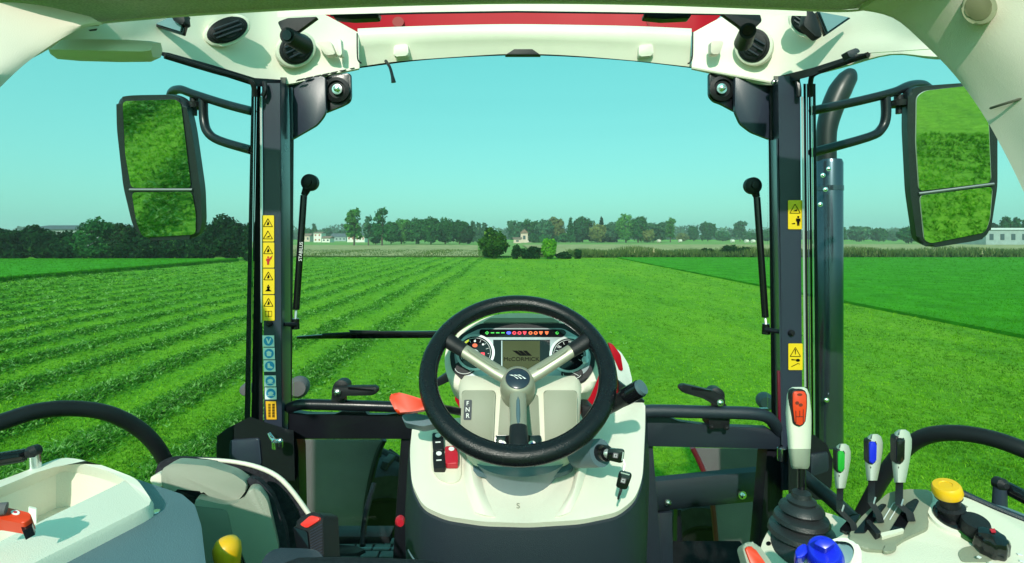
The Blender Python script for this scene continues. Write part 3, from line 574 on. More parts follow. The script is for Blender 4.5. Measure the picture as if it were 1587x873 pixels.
for x in (617, 1011): put('visor_plug', plate(ell(x, 34, 9, 8, 20), 1.652, .03, 0), mat('plug_red', (0.30, 0.01, 0.01), .6), rs, smooth=0)
def hdr_rows(c):                               # header fascia above the windscreen
    up = [(555, 49), (620, 46), (720, 43), (800, 42), (880, 43), (980, 45), (1071, 49)]
    lo = [(555, 104), (620, 95), (720, 87.5), (800, 83.5), (880, 86), (980, 94), (1071, 104)]
    Yd = lambda px: 1.40+0.10*(1-((px-CX)/370)**2)
    return [[P(*u, Yd(u[0])+.03) for u in up], [P(u[0], u[1]+9, Yd(u[0])-.005) for u in up], [P(u[0], (u[1]+l[1])/2+5, Yd(u[0])+.005) for u, l in zip(up, lo)], [P(*l, Yd(l[0])+.015) for l in lo]]
fa = put('header_fascia', patch(hdr_rows(0), 3, 3, .008), cream, T)
for x in (620, 1000): put('fascia_boss', plate([(x-10, 70), (x+12, 68), (x+13, 86), (x-10, 88)], 1.455, .02, .003, 4), cream, fa)
# corner panels: grids of (px, py, Y)
def side_panel(flip):
    rows = [[(75, 72, .97), (110, 84, .99), (180, 88, 1.04), (250, 84, 1.13), (325, 104, 1.22), (400, 123, 1.31), (441, 131, 1.35), (500, 118, 1.385), (557, 106, 1.42)],
            [(85, 62, .98), (118, 68, 1.00), (185, 68, 1.06), (255, 68, 1.14), (335, 78, 1.235), (400, 93, 1.32), (445, 100, 1.36), (500, 97, 1.395), (557, 92, 1.425)],
            [(110, 48, .985), (135, 50, 1.01), (195, 48, 1.07), (262, 46, 1.155), (340, 52, 1.245), (400, 60, 1.325), (450, 66, 1.365), (502, 68, 1.40), (557, 70, 1.43)],
            [(120, 18, .99), (150, 18, 1.02), (205, 16, 1.08), (270, 12, 1.165), (345, 8, 1.25), (402, 6, 1.33), (455, 8, 1.37), (497, 20, 1.41), (554, 50, 1.44)]]
    if flip: rows = [[(1597-px*0.975 if False else 1629-px*1.0, py, Y) for px, py, Y in r] for r in rows]
    return [PX(r) for r in rows]
sl = put('roof_corner_panel', patch(side_panel(0), 4, 4, .008), cream, T)
sr = put('roof_corner_panel', patch(side_panel(1), 4, 4, .008), cream, T)
put('panel_gap', tube([P(553.5, 52, 1.42), P(554, 88, 1.41), P(557, 96, 1.41), P(560, 98, 1.41)], .0022, 6), rubber, sl)
put('panel_gap', tube([P(1073.5, 50, 1.42), P(1073, 86, 1.41), P(1070, 96, 1.41), P(1066, 99, 1.41)], .0022, 6), rubber, sr)
for i in range(7):                             # slotted grille along the corner edge
    t = i/7; put('grille_slot', plate([(462+90*t, 123-19*t), (472+90*t, 121-19*t), (468+90*t, 124-19*t), (458+90*t, 126-19*t)], 1.352+.07*t, .004, .0), satin, sl)
put('edge_moulding', tube([P(1197-125*t, 128-23*t, 1.345+.06*t) for t in (0, .25, .5, .75, 1)], .005, 8), cream, sr)
for sx, pp, yaw in ((1, sl, 35), (-1, sr, -35)):
    mxp = (lambda a: a) if sx > 0 else (lambda a: 1629-a)
    def vent(cx, cy, Y, rx, ry, a, deg=25):
        pl = tilt(cx, cy, Y, -8, yaw)
        v = put('air_vent', slab(ell(cx, cy, rx+5, ry+4, a=a), pl, .02, .004, lift=.001), cream, pp)
        bm = slab(ell(cx, cy, rx, ry, a=a), pl, .02, .003, lift=.004); q = put('vent_ring', bm, satin, T); q.name = 'vent_ring'
        bm = slab(ell(cx, cy+1, rx*.82, ry*.82, a=a), pl, .02, .003, lift=.008); slab(ell(cx+4*sx, cy+5, rx*.42, ry*.38, a=a), pl, .01, .002, lift=.011, bm=bm)
        put('vent_louvre', bm, satin, q)
        for k in (-.45, 0, .45):
            c, s = math.cos(R(a)), math.sin(R(a)); L_ = rx*.7*math.sqrt(1-k*k); o = (-s*ry*k*.8, c*ry*k*.8)
            put('vent_blade', tube([pl.at(cx+o[0]-c*L_, cy+o[1]-s*L_)+pl.n*.012, pl.at(cx+o[0]+c*L_, cy+o[1]+s*L_)+pl.n*.012], .0022, 6), dteal, q)
    if sx > 0:
        vent(352, 47, 1.235, 33, 19, -20); vent(459, 76, 1.345, 27, 24, -25)
    else:
        vent(1246, 36, 1.27, 22, 16, 35); vent(1168, 71, 1.345, 25, 27, 30)
# sun blind arms with rollers
for pts, c1, c2, px0 in (([(430, 34), (446, 28), (492, 26), (462, 48), (447, 55), (437, 49)], (445, 55), (472, 70), sl), ([(1118, 20), (1178, 22), (1181, 33), (1170, 44), (1155, 50), (1146, 40)], (1159, 48), (1152, 66), sr)):
    pl = vplane(1.15); put('blind_arm', slab(rnd2(pts, 3), pl, .012, .002), satin, T)
    put('blind_roller', tube([P(*c1, 1.13), P(*c2, 1.20)], [.0175, .0205], 18, 0), satin, T); put('roller_bore', lathe([(.011, 0), (.011, .002)], P(*c1, 1.128), (P(*c1, 1.13)-P(*c2, 1.2)), 16), gloss, T)
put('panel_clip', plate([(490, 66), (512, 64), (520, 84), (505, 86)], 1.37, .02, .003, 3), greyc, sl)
put('panel_clip', plate([(520, 60), (528, 60), (530, 86), (522, 86)], 1.375, .02, .003, 2), cream, sl)
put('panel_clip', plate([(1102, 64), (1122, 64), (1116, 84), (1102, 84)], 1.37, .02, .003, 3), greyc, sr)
# little triangular roof windows
for sx, tri, box_, pp in ((1, [(238, 40), (268, 25), (291, 24), (283, 54)], [(272, 24), (290, 23), (292, 40), (284, 42), (272, 34)], sl), (-1, [(1265, 18), (1319, 28), (1280, 55)], [(1245, 20), (1258, 22), (1270, 60), (1262, 62), (1240, 42)], sr)):
    pl = vplane(1.13 if sx > 0 else 1.19)
    w = put('roof_window', slab(rnd2(tri, 2), pl, .01, .001), gloss, pp)
    cxm = sum(a for a, b in tri)/len(tri); cym = sum(b for a, b in tri)/len(tri)
    put('pane', slab([(cxm+(a-cxm)*.82, cym+(b-cym)*.82-1) for a, b in tri], pl, .004, 0, lift=.004), mat('tinted_pane', (0.16, 0.27, 0.30), 0.15), w)
    put('latch_block', slab(rnd2(box_, 3), pl, .02, .003, lift=.012), satin, pp)
put('grab_handle', loft([[P(cx+a, cy+b*s, Y) for a, b, Y in [(-6, -14, .95), (6, -14, .97), (9, 0, .99), (6, 14, .98), (-6, 14, .96), (-9, 0, .93)]] for cx, cy, s in [(84, 77, .5), (95, 77, 1.05), (130, 78, 1.2), (190, 79, 1.25), (228, 80, 1.15), (243, 78, .8)]]), cream, T)
put('cover_screw', plate([(136, 46), (150, 44), (148, 47), (138, 48)], .975, .002), satin, sl)
# rear covers near the camera
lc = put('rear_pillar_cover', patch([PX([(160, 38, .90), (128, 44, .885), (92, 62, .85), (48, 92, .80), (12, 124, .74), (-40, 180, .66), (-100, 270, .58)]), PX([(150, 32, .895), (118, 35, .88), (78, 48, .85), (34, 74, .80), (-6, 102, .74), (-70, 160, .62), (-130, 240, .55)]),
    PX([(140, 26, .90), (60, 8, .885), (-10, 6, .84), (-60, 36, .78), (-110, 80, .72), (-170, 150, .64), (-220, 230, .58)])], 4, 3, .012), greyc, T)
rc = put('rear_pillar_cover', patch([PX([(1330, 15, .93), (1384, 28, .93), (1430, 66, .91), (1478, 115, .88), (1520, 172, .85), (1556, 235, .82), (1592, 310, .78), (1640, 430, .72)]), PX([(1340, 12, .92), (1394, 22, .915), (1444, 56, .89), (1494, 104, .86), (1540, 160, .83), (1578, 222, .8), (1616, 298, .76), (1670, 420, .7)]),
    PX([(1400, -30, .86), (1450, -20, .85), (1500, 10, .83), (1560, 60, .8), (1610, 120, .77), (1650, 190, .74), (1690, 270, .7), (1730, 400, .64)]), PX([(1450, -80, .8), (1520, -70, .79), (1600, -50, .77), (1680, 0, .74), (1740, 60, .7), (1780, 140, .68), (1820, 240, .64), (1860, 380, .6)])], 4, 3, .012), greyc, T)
skp = Plane(P(1518, 13, .80), (-.6, -.72, -.34)); sk = put('cover_socket', slab(ell(1518, 13, 28, 26, 32), skp, .03, .003), mat('socket_tan', (0.40, 0.36, 0.25), .6), rc)
put('socket_bore', slab(ell(1516, 12, 22, 21, 28), skp, .01, .002, lift=.001), mat('socket_shade', (0.20, 0.18, 0.10), .7), rc)
put('cover_seam', tube([P(1535, 168, .83), P(1560, 160, .805), P(1600, 148, .785)], .002, 6), mat('seam_shadow', (0.10, 0.10, 0.07), .8), rc)
# ---- mirrors
def mirror(out, up, lo, ctr, Y, r, arm1, arm2, knob, sx):
    c = P(*ctr, Y); v = (c-Vector((0, 0, CZ))).normalized(); n = (Vector(r).normalized()-v).normalized(); pl = Plane(c, n)
    m = put('wing_mirror', slab(rnd2(out, 12), pl, .032, .014, 4, lift=0), mat('mirror_shell', (0.022, 0.03, 0.036), .4, 0, .15, 15, .2, 600), T)
    for g_ in (up, lo):
        put('glass_frame', slab(rnd2([(ctr[0]+(a-ctr[0])*1.02, b) for a, b in g_], 8), pl, .004, .001, lift=.0015), steel if sx > 0 else satin, m)
        put('mirror_glass', slab(rnd2(g_, 7), pl, .004, 0, lift=.003), mirm, m, smooth=0)
    put('divider', tube([pl.at(*arm1['div'][0])+pl.n*.003, pl.at(*arm1['div'][1])+pl.n*.003], .0040, 8), mat('divider_metal', (0.16, 0.19, 0.2), .4, .4), m)
    a = put('mirror_arm', tube([P(*q) for q in arm1['p']], arm1['r'], 12), black, T)
    put('arm_loop', tube([P(*q) for q in arm2], .0125, 12), black, a)
    put('clamp_knob', lathe([(.008, -.03), (.008, -.012), (.022, -.010), (.024, .006), (.012, .010), (.012, .022), (.003, .024)], P(*knob), (0, 0, 1), 14), satin, a)
    put('clamp_pin', tube([P(*knob), P(knob[0]+(-16 if sx < 0 else 14), knob[1]+2, knob[2])], .009, 8), satin, a)
mirror([(180, 152), (200, 148), (268, 147), (287, 157), (297, 200), (311, 296), (313, 350), (304, 371), (224, 373), (206, 352), (191, 290), (181, 200)],
       [(191, 157), (272, 154), (281, 160), (297, 291), (204, 291), (195, 240)], [(205, 298), (298, 297), (304, 330), (304, 363), (222, 368), (212, 344)], (247, 260), 1.5, (-.42, -.85, -.40),
       {'p': [(392, 173, 1.42), (350, 162, 1.45), (300, 146, 1.49), (280, 139, 1.51), (268, 142, 1.54), (264, 152, 1.56)], 'r': .0125, 'div': [(202, 294), (299, 294)]}, [(315, 152, 1.48), (316, 185, 1.48), (322, 205, 1.47), (340, 218, 1.46), (390, 233, 1.42)], (301, 163, 1.5), -1)
mirror([(1407, 142), (1422, 134), (1505, 128), (1532, 148), (1546, 200), (1546, 290), (1534, 368), (1510, 374), (1440, 385), (1422, 376), (1411, 300), (1406, 200)],
       [(1420, 150), (1432, 141), (1502, 133), (1518, 150), (1531, 190), (1535, 283), (1424, 296), (1419, 220)], [(1425, 303), (1537, 289), (1533, 340), (1526, 360), (1442, 377), (1432, 372)], (1478, 255), 1.45, (.30, -.92, -.34),
       {'p': [(1258, 172, 1.42), (1330, 157, 1.44), (1385, 143, 1.45), (1408, 133, 1.47), (1428, 131, 1.5), (1440, 138, 1.52)], 'r': .0125, 'div': [(1423, 300), (1539, 285)]}, [(1372, 148, 1.45), (1373, 180, 1.45), (1366, 200, 1.45), (1345, 213, 1.44), (1258, 237, 1.40)], (1393, 160, 1.46), 1)
# ---- exhaust
ex = put('exhaust_stack', tube([P(1281, 250, 2.2), P(1281, 205, 2.2), P(1289, 170, 2.2), P(1302, 140, 2.2), P(1314, 120, 2.2), P(1319, 109, 2.2)], [.038, .039, .044, .046, .038, .018], 20), mat('exhaust_pipe', (0.014, 0.018, 0.02), .38, 0, .2, 5), T)
sh = put('exhaust_shroud', lathe([(.050, 0), (.052, .01), (.052, 1.20), (.047, 1.215)], P(1285, 690, 2.2), (0, 0, 1), 28), shroudm, T)
for x, y in ((1284, 262), (1275, 272), (1279, 294), (1271, 317), (1281, 620)): bolt(x, y, 2.135, .008, sh)
put('sleeve_clamp', lathe([(.054, 0), (.054, .02)], P(1285, 296, 2.2), (0, 0, 1), 24), shroudm, sh)
# second warning plates on the shroud beside the door
# ---- stickers on the pillars
def tri_icon(bm, cx, cy, s, pl):
    A = [(cx, cy-s), (cx-s*1.0, cy+s*.75), (cx+s*1.0, cy+s*.75)]
    for a, b in zip(A, A[1:]+A[:1]): tube([pl.at(*a)+pl.n*.0006, pl.at(*b)+pl.n*.0006], .0008, 4, 0, bm)
def blob(bm, pts, pl): slab(pts, pl, .0006, 0, lift=.0008, bm=bm)
def man(bm, cx, cy, s, pl):
    blob(bm, ell(cx, cy-s*.8, s*.22, s*.22, 10), pl); blob(bm, [(cx-s*.45, cy-s*.5), (cx+s*.45, cy-s*.5), (cx+s*.45, cy+.15*s), (cx+s*.28, cy+.1*s), (cx+s*.22, cy+s), (cx+s*.05, cy+s), (cx, cy+s*.3), (cx-s*.05, cy+s), (cx-s*.22, cy+s), (cx-s*.28, cy+.1*s), (cx-s*.45, cy+.15*s)], pl)
plL, plR = vplane(1.2985), vplane(1.2985)
def sticker(x0, x1, y0, y1, m, pl, skew=0):
    o = put('warning_sticker', slab(rnd2([(x0, y0), (x1, y0), (x1+skew, y1), (x0+skew, y1)], 1.5, 2), pl, .001, 0, lift=.0012), m, T, smooth=0); return o
def icon(o, bm, m=ink): put('pictogram', bm, m, o, smooth=0)
pi = Plane(plL.p+plL.n*.0014, plL.n)
for i, (y0, y1) in enumerate([(334, 374.5), (376, 415), (416.5, 456), (457.5, 497)]):
    o = sticker(405.5+i*.3, 425+i*.3, y0, y1, sticky, plL); cx = 415.3+i*.3; bm = bmesh.new()
    tri_icon(bm, cx, y0+12, 7, pi); blob(bm, [(cx-2, y0+15), (cx, y0+9), (cx+2, y0+12), (cx+1, y0+15)], pi)
    if i == 0: tri_icon(bm, cx, y0+31, 7, pi); blob(bm, [(cx-3, y0+34), (cx+3, y0+31), (cx+2, y0+34)], pi)
    if i == 2: man(bm, cx, y0+30, 5, pi); blob(bm, [(cx-5, y0+35), (cx+5, y0+35), (cx, y0+30)], pi)
    if i == 3: tube([pi.at(cx-5, y0+25)+pi.n*.0006, pi.at(cx+5, y0+25)+pi.n*.0006, pi.at(cx+5, y0+33)+pi.n*.0006, pi.at(cx-5, y0+33)+pi.n*.0006, pi.at(cx-5, y0+25)+pi.n*.0006, ], .0006, 4, 0, bm); tube([pi.at(cx, y0+25)+pi.n*.0006, pi.at(cx, y0+34)+pi.n*.0006], .0006, 4, 0, bm)
    icon(o, bm)
    if i == 1: bm = bmesh.new(); man(bm, cx, y0+28, 6.5, pi); blob(bm, [(cx+2, y0+24), (cx+7, y0+20), (cx+4, y0+27)], pi); icon(o, bm, redk)
for i, (y0, y1) in enumerate([(520, 537.5), (539, 557), (558.5, 576), (582, 599), (600.5, 619)]):
    xo = 407+i*.9; o = put('instruction_sticker', slab([(xo, y0), (xo+18, y0), (xo+18.4, y1), (xo+.4, y1)], plL, .001, 0, lift=.0012), stickw, T, smooth=0)
    cx, cy = xo+9.2, (y0+y1)/2; bm = bmesh.new(); blob(bm, ell(cx, cy, 7.3, 7.3, 20), pi); icon(o, bm, stickb)
    bm = bmesh.new(); q = Plane(pi.p+pi.n*.0008, pi.n)
    if i == 0: blob(bm, [(cx-4, cy-4), (cx-2, cy-4), (cx, cy+1), (cx+3, cy-5), (cx+4, cy-3), (cx+1, cy+4), (cx-1, cy+4)], q)
    elif i == 1: blob(bm, [(cx-4, cy-2), (cx-1, cy-4), (cx+4, cy-2), (cx+3, cy+4), (cx-3, cy+4)], q)
    elif i == 2: blob(bm, [(cx-3, cy-4), (cx, cy-4), (cx+1, cy), (cx+5, cy+2), (cx+4, cy+4), (cx-3, cy+3)], q)
    else: blob(bm, ell(cx, cy, 4.2, 3, 10), q); blob(bm, [(cx-5, cy+3), (cx+5, cy+3), (cx+5, cy+4), (cx-5, cy+4)], q)
    icon(o, bm, stickw)
o = put('rating_label', slab([(412, 622), (428, 622), (429, 650), (413.5, 650)], plL, .001, 0, lift=.0012), sticko, T, smooth=0)
bm = bmesh.new(); 
for k in range(9): blob(bm, [(416, 626+k*2.4), (419.4, 626+k*2.4), (419.4, 627.4+k*2.4), (416, 627.4+k*2.4)], pi); blob(bm, [(422, 626+k*2.4), (425.8, 626+k*2.4), (425.8, 627.6+k*2.4), (422, 627.6+k*2.4)], pi)
icon(o, bm)
for i, (x0, x1, y0, y1) in enumerate([(1221, 1243, 310.5, 355.5), (1221.5, 1243.5, 532.5, 573.5)]):
    o = sticker(x0, x1, y0, y1, sticky, plR); cx = (x0+x1)/2; bm = bmesh.new(); tri_icon(bm, cx, y0+14, 8, pi); blob(bm, [(cx-3, y0+17), (cx+3, y0+14), (cx+3, y0+17)] if i == 0 else [(cx-.8, y0+9), (cx+.8, y0+9), (cx+.4, y0+17), (cx-.4, y0+17)], pi)
    if i == 0: man(bm, cx+5, y0+32, 7.5, pi); blob(bm, [(cx-5, y0+36), (cx, y0+35), (cx, y0+37), (cx-5, y0+37)], pi)
    else: blob(bm, ell(cx+4, y0+26, 3.2, 2.4, 10), pi); blob(bm, [(cx-6, y0+24), (cx+1, y0+25), (cx+1, y0+26), (cx-6, y0+26)], pi); tube([pi.at(cx-6, y0+36), pi.at(cx+4, y0+31), pi.at(cx+7, y0+32)], .0009, 4, 0, bm)
    icon(o, bm)
for x, y, Y in ((418, 502, 1.298), (1226, 516, 1.298)): put('rubber_stop', lathe([(.008, 0), (.008, .004), (.004, .009)], P(x, y, Y), (0, -1, 0), 14), satin, T)
# ---- gas struts of the front window
for ball, top, bot, joint, pin in (((480, 283), (471, 303), (459, 480), (458, 503), (440, 503)), ((1167, 288), (1173, 306), (1186, 492), (1187, 511), (1212, 515))):
    g_ = put('gas_strut', tube([P(*top, 1.36), P(*bot, 1.35)], .0085, 16, 0), gloss, T)
    put('strut_rod', tube([P(*bot, 1.35), P(joint[0], joint[1]-8, 1.345)], .0035, 8, 0), steel, g_)
    put('strut_neck', tube([P(*top, 1.36), P(ball[0]+(top[0]-ball[0])*.5, (ball[1]+top[1])/2, 1.36)], [.008, .011], 12, 0), satin, g_)
    k = put('ball_mount', lathe([(.018, -.012), (.022, -.010), (.022, .004), (.018, .008), (.009, .009), (.009, .014), (.004, .015)], P(*ball, 1.35), (0, -1, 0), 24), satin, g_)
    put('lower_joint', tube([P(joint[0], joint[1]-9, 1.345), P(joint[0], joint[1]+7, 1.345)], [.009, .0105], 14, 0), gloss, g_)
    put('joint_pin', tube([P(*joint, 1.34), P(*pin, 1.31)], [.007, .005], 10, 0), black, g_)
    s0 = (Vector(top)+Vector(bot))/2; ddx = math.degrees(math.atan2(-(bot[1]-top[1]), bot[0]-top[0]))
    if top[0] < 800: put('strut_print', text_bm('STABILUS', vplane(1.346), 466.4, 390, .012, lift=.0, rot=ddx+180), white, g_, smooth=0)
# ---- wiper outside
w = put('wiper', slab([(459, 522), (500, 519), (560, 514.5), (690, 513.5), (690, 524), (560, 525), (460, 525.5)], vplane(1.72), .012, .001), gloss, T)
put('wiper_arm', tube([P(500, 519, 1.70), P(580, 515.5, 1.69), P(690, 517, 1.68)], .005, 6), satin, w)
put('wiper_bridge', plate([(540, 512), (585, 513), (578, 518), (545, 518)], 1.69, .006, .001), satin, w)
# ---- hood and lamp beyond the dash
hd = put('hood', loft([[P(800+a, b, Y) for a, b in [(-95, 620), (-95, 590), (-60, 560), (0, 548), (70, 546), (120, 552), (150, 580), (178*k, 628), (60, 680), (-60, 680)]] for Y, k in [(1.95, .95), (2.2, 1.0), (2.6, 1.0)]]), redp, T)
put('hood_lamp', plate([(948, 540), (962, 545), (974, 565), (980, 590), (977, 602), (960, 600), (955, 570)], 1.93, .03, .006, 5), lampm, hd)
put('hood_stripe', plate([(943, 533), (950, 534), (962, 550), (966, 575), (960, 575), (950, 552)], 1.925, .03, .003, 3), redp, hd)
# ---- lower front frame
lf = put('front_rail', tube([P(449, 632, 1.33), P(462, 628, 1.30), P(480, 627, 1.30), P(560, 629, 1.30), P(645, 632, 1.31)], .0135, 16), black, T)
put('cross_plate', plate([(446, 640), (462, 640), (475, 642), (520, 643), (530, 637), (566, 638), (570, 644), (600, 644), (645, 636), (645, 681), (446, 681)], 1.325, .02, .002), black, lf)
rf = put('front_rail', tube([P(978, 632, 1.30), P(988, 641, 1.28), P(1010, 637, 1.28), P(1100, 639, 1.28), P(1165, 641, 1.28), P(1190, 647, 1.29), P(1203, 662, 1.31), P(1206, 675, 1.33)], .0155, 18), dteal, T)
put('cross_plate', plate([(990, 644), (1034, 645), (1052, 654), (1100, 660), (1190, 664), (1210, 676), (1210, 697), (996, 692)], 1.31, .02, .002), dteal, rf)
bx = put('rail_bracket', plate([(1098, 642), (1132, 642), (1130, 664), (1100, 664)], 1.285, .05, .003, 2), satin, rf); bolt(1103, 662, 1.28, .005, rf, mm=satin); bolt(1126, 663, 1.28, .005, rf, mm=satin)
# window catches
def catch(pts, piv, cup, parent, Y=1.27):
    c = put('window_catch', slab(rnd2(pts, 5), vplane(Y), .016, .004), satin, parent)
    put('catch_cup', lathe([(.017, -.03), (.02, -.02), (.02, .004), (.012, .008)], P(*cup, Y+.02), (0, -1, 0), 20), satin, parent)
    bolt(*piv, Y-.002, .007, c)
    put('catch_groove', slab(rnd2([(pts[0][0]+(pts[2][0]-pts[0][0])*a, pts[0][1]+(pts[2][1]-pts[0][1])*a+o_) for a, o_ in ((.35, -2), (.9, -1.5), (.9, 1), (.35, 1.5))], 1), vplane(Y), .002, 0, lift=.001), gloss, c)
    put('catch_foot', plate([(piv[0]-9, piv[1]+2), (piv[0]+10, piv[1]+2), (piv[0]+12, piv[1]+26), (piv[0]-10, piv[1]+26)], Y+.02, .02, .003, 3), satin, parent)
catch([(514, 600), (582, 599), (587, 606), (580, 613), (532, 614), (530, 622), (514, 618)], (523, 608), (529, 601), lf)
catch([(1052, 600), (1060, 596), (1108, 607), (1124, 616), (1124, 630), (1110, 630), (1090, 618), (1056, 608)], (1116, 624), (1110, 613), rf)
# posts and jambs
put('lower_jamb', plate([(404, 655), (458, 670), (462, 700), (466, 900), (430, 900), (410, 760)], 1.345, .05, .003), black, T)
put('lower_post', plate([(622, 668), (640, 668), (634, 900), (606, 900)], 1.34, .05, .003), black, T)
put('lower_post', plate([(990, 690), (1012, 690), (1028, 900), (1004, 900)], 1.33, .05, .003), dteal, T)
put('lower_jamb', plate([(1190, 690), (1216, 690), (1210, 900), (1172, 900)], 1.33, .05, .003), black, T)
put('jamb_red_reflection', plate([(1205, 575), (1210, 575), (1212, 664), (1207, 664)], 1.30, .004), mat('dark_red_paint_and_reflection', (0.12, 0.005, 0.02), .35), T)  # red reflection on the pillar, painted as a thin coloured strip
cl = put('hinge_cover', loft([[P(a, b, Y) for a, b in [(336, 676), (352, 664), (388, 646), (412, 655), (455, 668), (457, 745), (350, 745), (337, 705)]] for Y in (1.24, 1.36)]), black, T)
put('cover_face', slab(rnd2([(356, 682), (402, 679), (406, 722), (356, 722)], 5), vplane(1.238), .01, .003, lift=.002), navy, cl)
put('cover_pad', plate([(335, 684), (346, 677), (349, 720), (336, 720)], 1.27, .05, .004, 4), satin, cl)
put('door_latch', tube([P(417, 672, 1.22), P(424, 682, 1.21), P(432, 684, 1.20), P(436, 681, 1.20)], [.004, .006, .006, .004], 10), chrome, cl)
put('latch_barrel', lathe([(.012, 0), (.013, .003), (.013, .016), (.008, .018)], P(430, 694, 1.20), (0, 0, 1), 18), chrome, cl)
cr2 = put('hinge_cover', loft([[P(a, b, Y) for a, b in [(1245, 675), (1262, 674), (1282, 690), (1291, 712), (1289, 752), (1280, 775), (1222, 775), (1222, 690)]] for Y in (1.18, 1.28)]), black, T)
put('cover_face', slab(rnd2([(1256, 704), (1283, 700), (1284, 730), (1256, 738)], 4), vplane(1.178), .01, .003, lift=.002), dteal, cr2)
put('latch_barrel', lathe([(.010, 0), (.011, .003), (.011, .03), (.007, .032)], P(1212, 714, 1.24), (0, 0, 1), 18), chrome, T)
put('lower_brace', tube([P(1246, 738, 1.05), P(1262, 752, 1.0), P(1290, 775, .95), P(1325, 808, .88)], .013, 12), satin, T)
# lower glazing between posts and jambs
put('lower_window', plate([(462, 684), (620, 684), (612, 850), (470, 850)], 1.36, .004, 0), glassm, T)
put('lower_window', plate([(1014, 694), (1188, 697), (1176, 880), (1028, 880)], 1.35, .004, 0), glassm, T)
# ---- fenders, front tyres, axle beam seen through the lower glass
fl = put('front_fender', loft([[P(a, b, Y+dy) for a, b, dy in [(452, 681, 0), (530, 681, 0), (594, 681, 0), (584, 705, 0), (573, 750, 0), (566, 800, 0), (562, 850, .02), (555, 900, .04), (452, 900, 0)]] for Y in (1.95, 2.05)]), fend, T)
put('fender_lip', tube([P(595, 681, 1.96), P(584, 707, 1.955), P(573, 752, 1.95), P(566, 802, 1.95), P(562, 852, 1.96)], .012, 8), satin, fl)
def tyre(cx, cy, Y, ro, ax, parent=T, n=22):
    c = P(cx, cy, Y); ax = Vector(ax).normalized(); w_ = ro*.42
    t = put('front_tyre', lathe([(ro*.52, -w_*.8), (ro*.6, -w_), (ro*.9, -w_), (ro*.97, -w_*.8), (ro*.98, w_*.8), (ro*.9, w_), (ro*.6, w_), (ro*.52, w_*.8)], c, ax, 40), tyrem, T)
    u = ax.orthogonal().normalized(); v = ax.cross(u)
    for i in range(n):
        for s in (-1, 1):
            a = 2*math.pi*(i+(.5 if s > 0 else 0))/n; d = u*math.cos(a)+v*math.sin(a); tn = ax.cross(d)
            M = Matrix((tn, ax, d)).transposed() @ Matrix.Rotation(R(38*s), 3, 'Z')
            put('tread_lug', box(c+d*ro*.985+ax*s*w_*.45, (ro*.09, w_*1.05, ro*.1), M, .006), tyrem, t)
    rm = put('rim', lathe([(ro*.5, -w_*.6), (ro*.53, -w_*.75), (ro*.44, -w_*.6), (ro*.3, -w_*.2), (ro*.12, -w_*.25), (ro*.1, -w_*.4)], c, ax, 32), mat('rim_grey', (0.25, 0.26, 0.27), .35, .5), t)
    lathe_ = put('rim_ring', lathe([(ro*.62, -w_*1.0), (ro*.66, -w_*1.02), (ro*.64, -w_*.95)], c, ax, 32), rubber, t)
tyre(552, 838, 2.25, .36, (-.62, .78, 0))
tyre(1128, 868, 2.3, .30, (.62, .78, 0))
fr = put('front_fender', loft([[P(a, b, Y) for a, b in [(1074, 694), (1196, 696), (1196, 900), (1118, 900), (1112, 860), (1106, 800), (1094, 740)]] for Y in (1.95, 2.05)]), fend, T)
put('fender_lip', tube([P(1073, 694, 1.95), P(1092, 735, 1.95), P(1104, 780, 1.95), P(1111, 850, 1.95), P(1117, 890, 1.95)], .010, 8), mat('dark_red_paint_and_reflection', (0.12, 0.005, 0.02), .35), fr)
bmn = put('loader_beam', loft([[P(a, b0+dy, Y+dd) for dy, dd in ((0, .03), (8, .01), (22, 0), (44, 0), (54, .02), (54, .08), (0, .08))] for a, b0, Y in [(1012, 739, 1.52), (1100, 730, 1.55), (1196, 721, 1.58)]]), dteal, T)
bolt(1035, 779, 1.515, .008, bmn); bolt(1150, 767, 1.555, .010, bmn)
put('support_strut', plate([(1020, 796), (1042, 794), (1044, 900), (1024, 900)], 1.55, .04, .003), dteal, T)
put('valve_block', plate([(1050, 790), (1056, 790), (1060, 900), (1048, 900)], 1.7, .04, .003), black, T)
# lamps low outside behind the pillars
for x, y, r_, Yd in ((383, 603, .022, 1.9), (463, 600, .040, 2.0), (1186, 622, .032, 2.0)):
    put('side_lamp', lathe([(r_*.6, -.05), (r_, -.02), (r_, .02), (r_*.7, .04)], P(x, y, Yd), (.3 if x < 800 else -.3, -1, .1), 22), fend, T)
# floor and mat
put('cab_floor', slab_bm([Vector((x, y, CZ-1.0)) for x, y in ((-.75, .3), (.75, .3), (.75, 1.7), (-.75, 1.7))], (0, 0, 1), .05), mat('floor_rubber', (0.015, 0.015, 0.017), .85, 0, .3, 20, .4, 200, spec=.1), T)
put('door_sill', plate([(462, 832), (604, 832), (604, 843), (464, 845)], 1.33, .05, .004), satin, T)
fm = put('floor_mat', slab_bm([Vector((x, y, CZ-.985)) for x, y in ((-.74, .9), (-.18, .9), (-.18, 1.66), (-.74, 1.66))], (0, 0, 1), .012), black, T)
tm = finish(box((0, 0, 0), (.052, .030, .008), None, .002, seg=1), 30); tm.materials.append(mat('mat_tile', (0.085, 0.105, 0.10), .7, 0, .2, 30))
for j in range(12):
    for i in range(9):
        o = bpy.data.objects.new('tile', tm); COL.objects.link(o); o.parent = fm; o.location = (-.70+i*.058+(.029 if j % 2 else 0), 1.28+j*.035, CZ-.981)
for x, y, n_ in ((620, 806, 'red_release'),): put('release_button', lathe([(.012, 0), (.013, .01), (.008, .02)], P(x, y, 1.28), (.3, -1, .1), 14), redk, T)
put('clutch_pedal', slab(rnd2([(520, 844), (552, 846), (566, 852), (552, 858), (520, 858)], 3), tilt(540, 850, 1.3, 50), .02, .003), black, T)
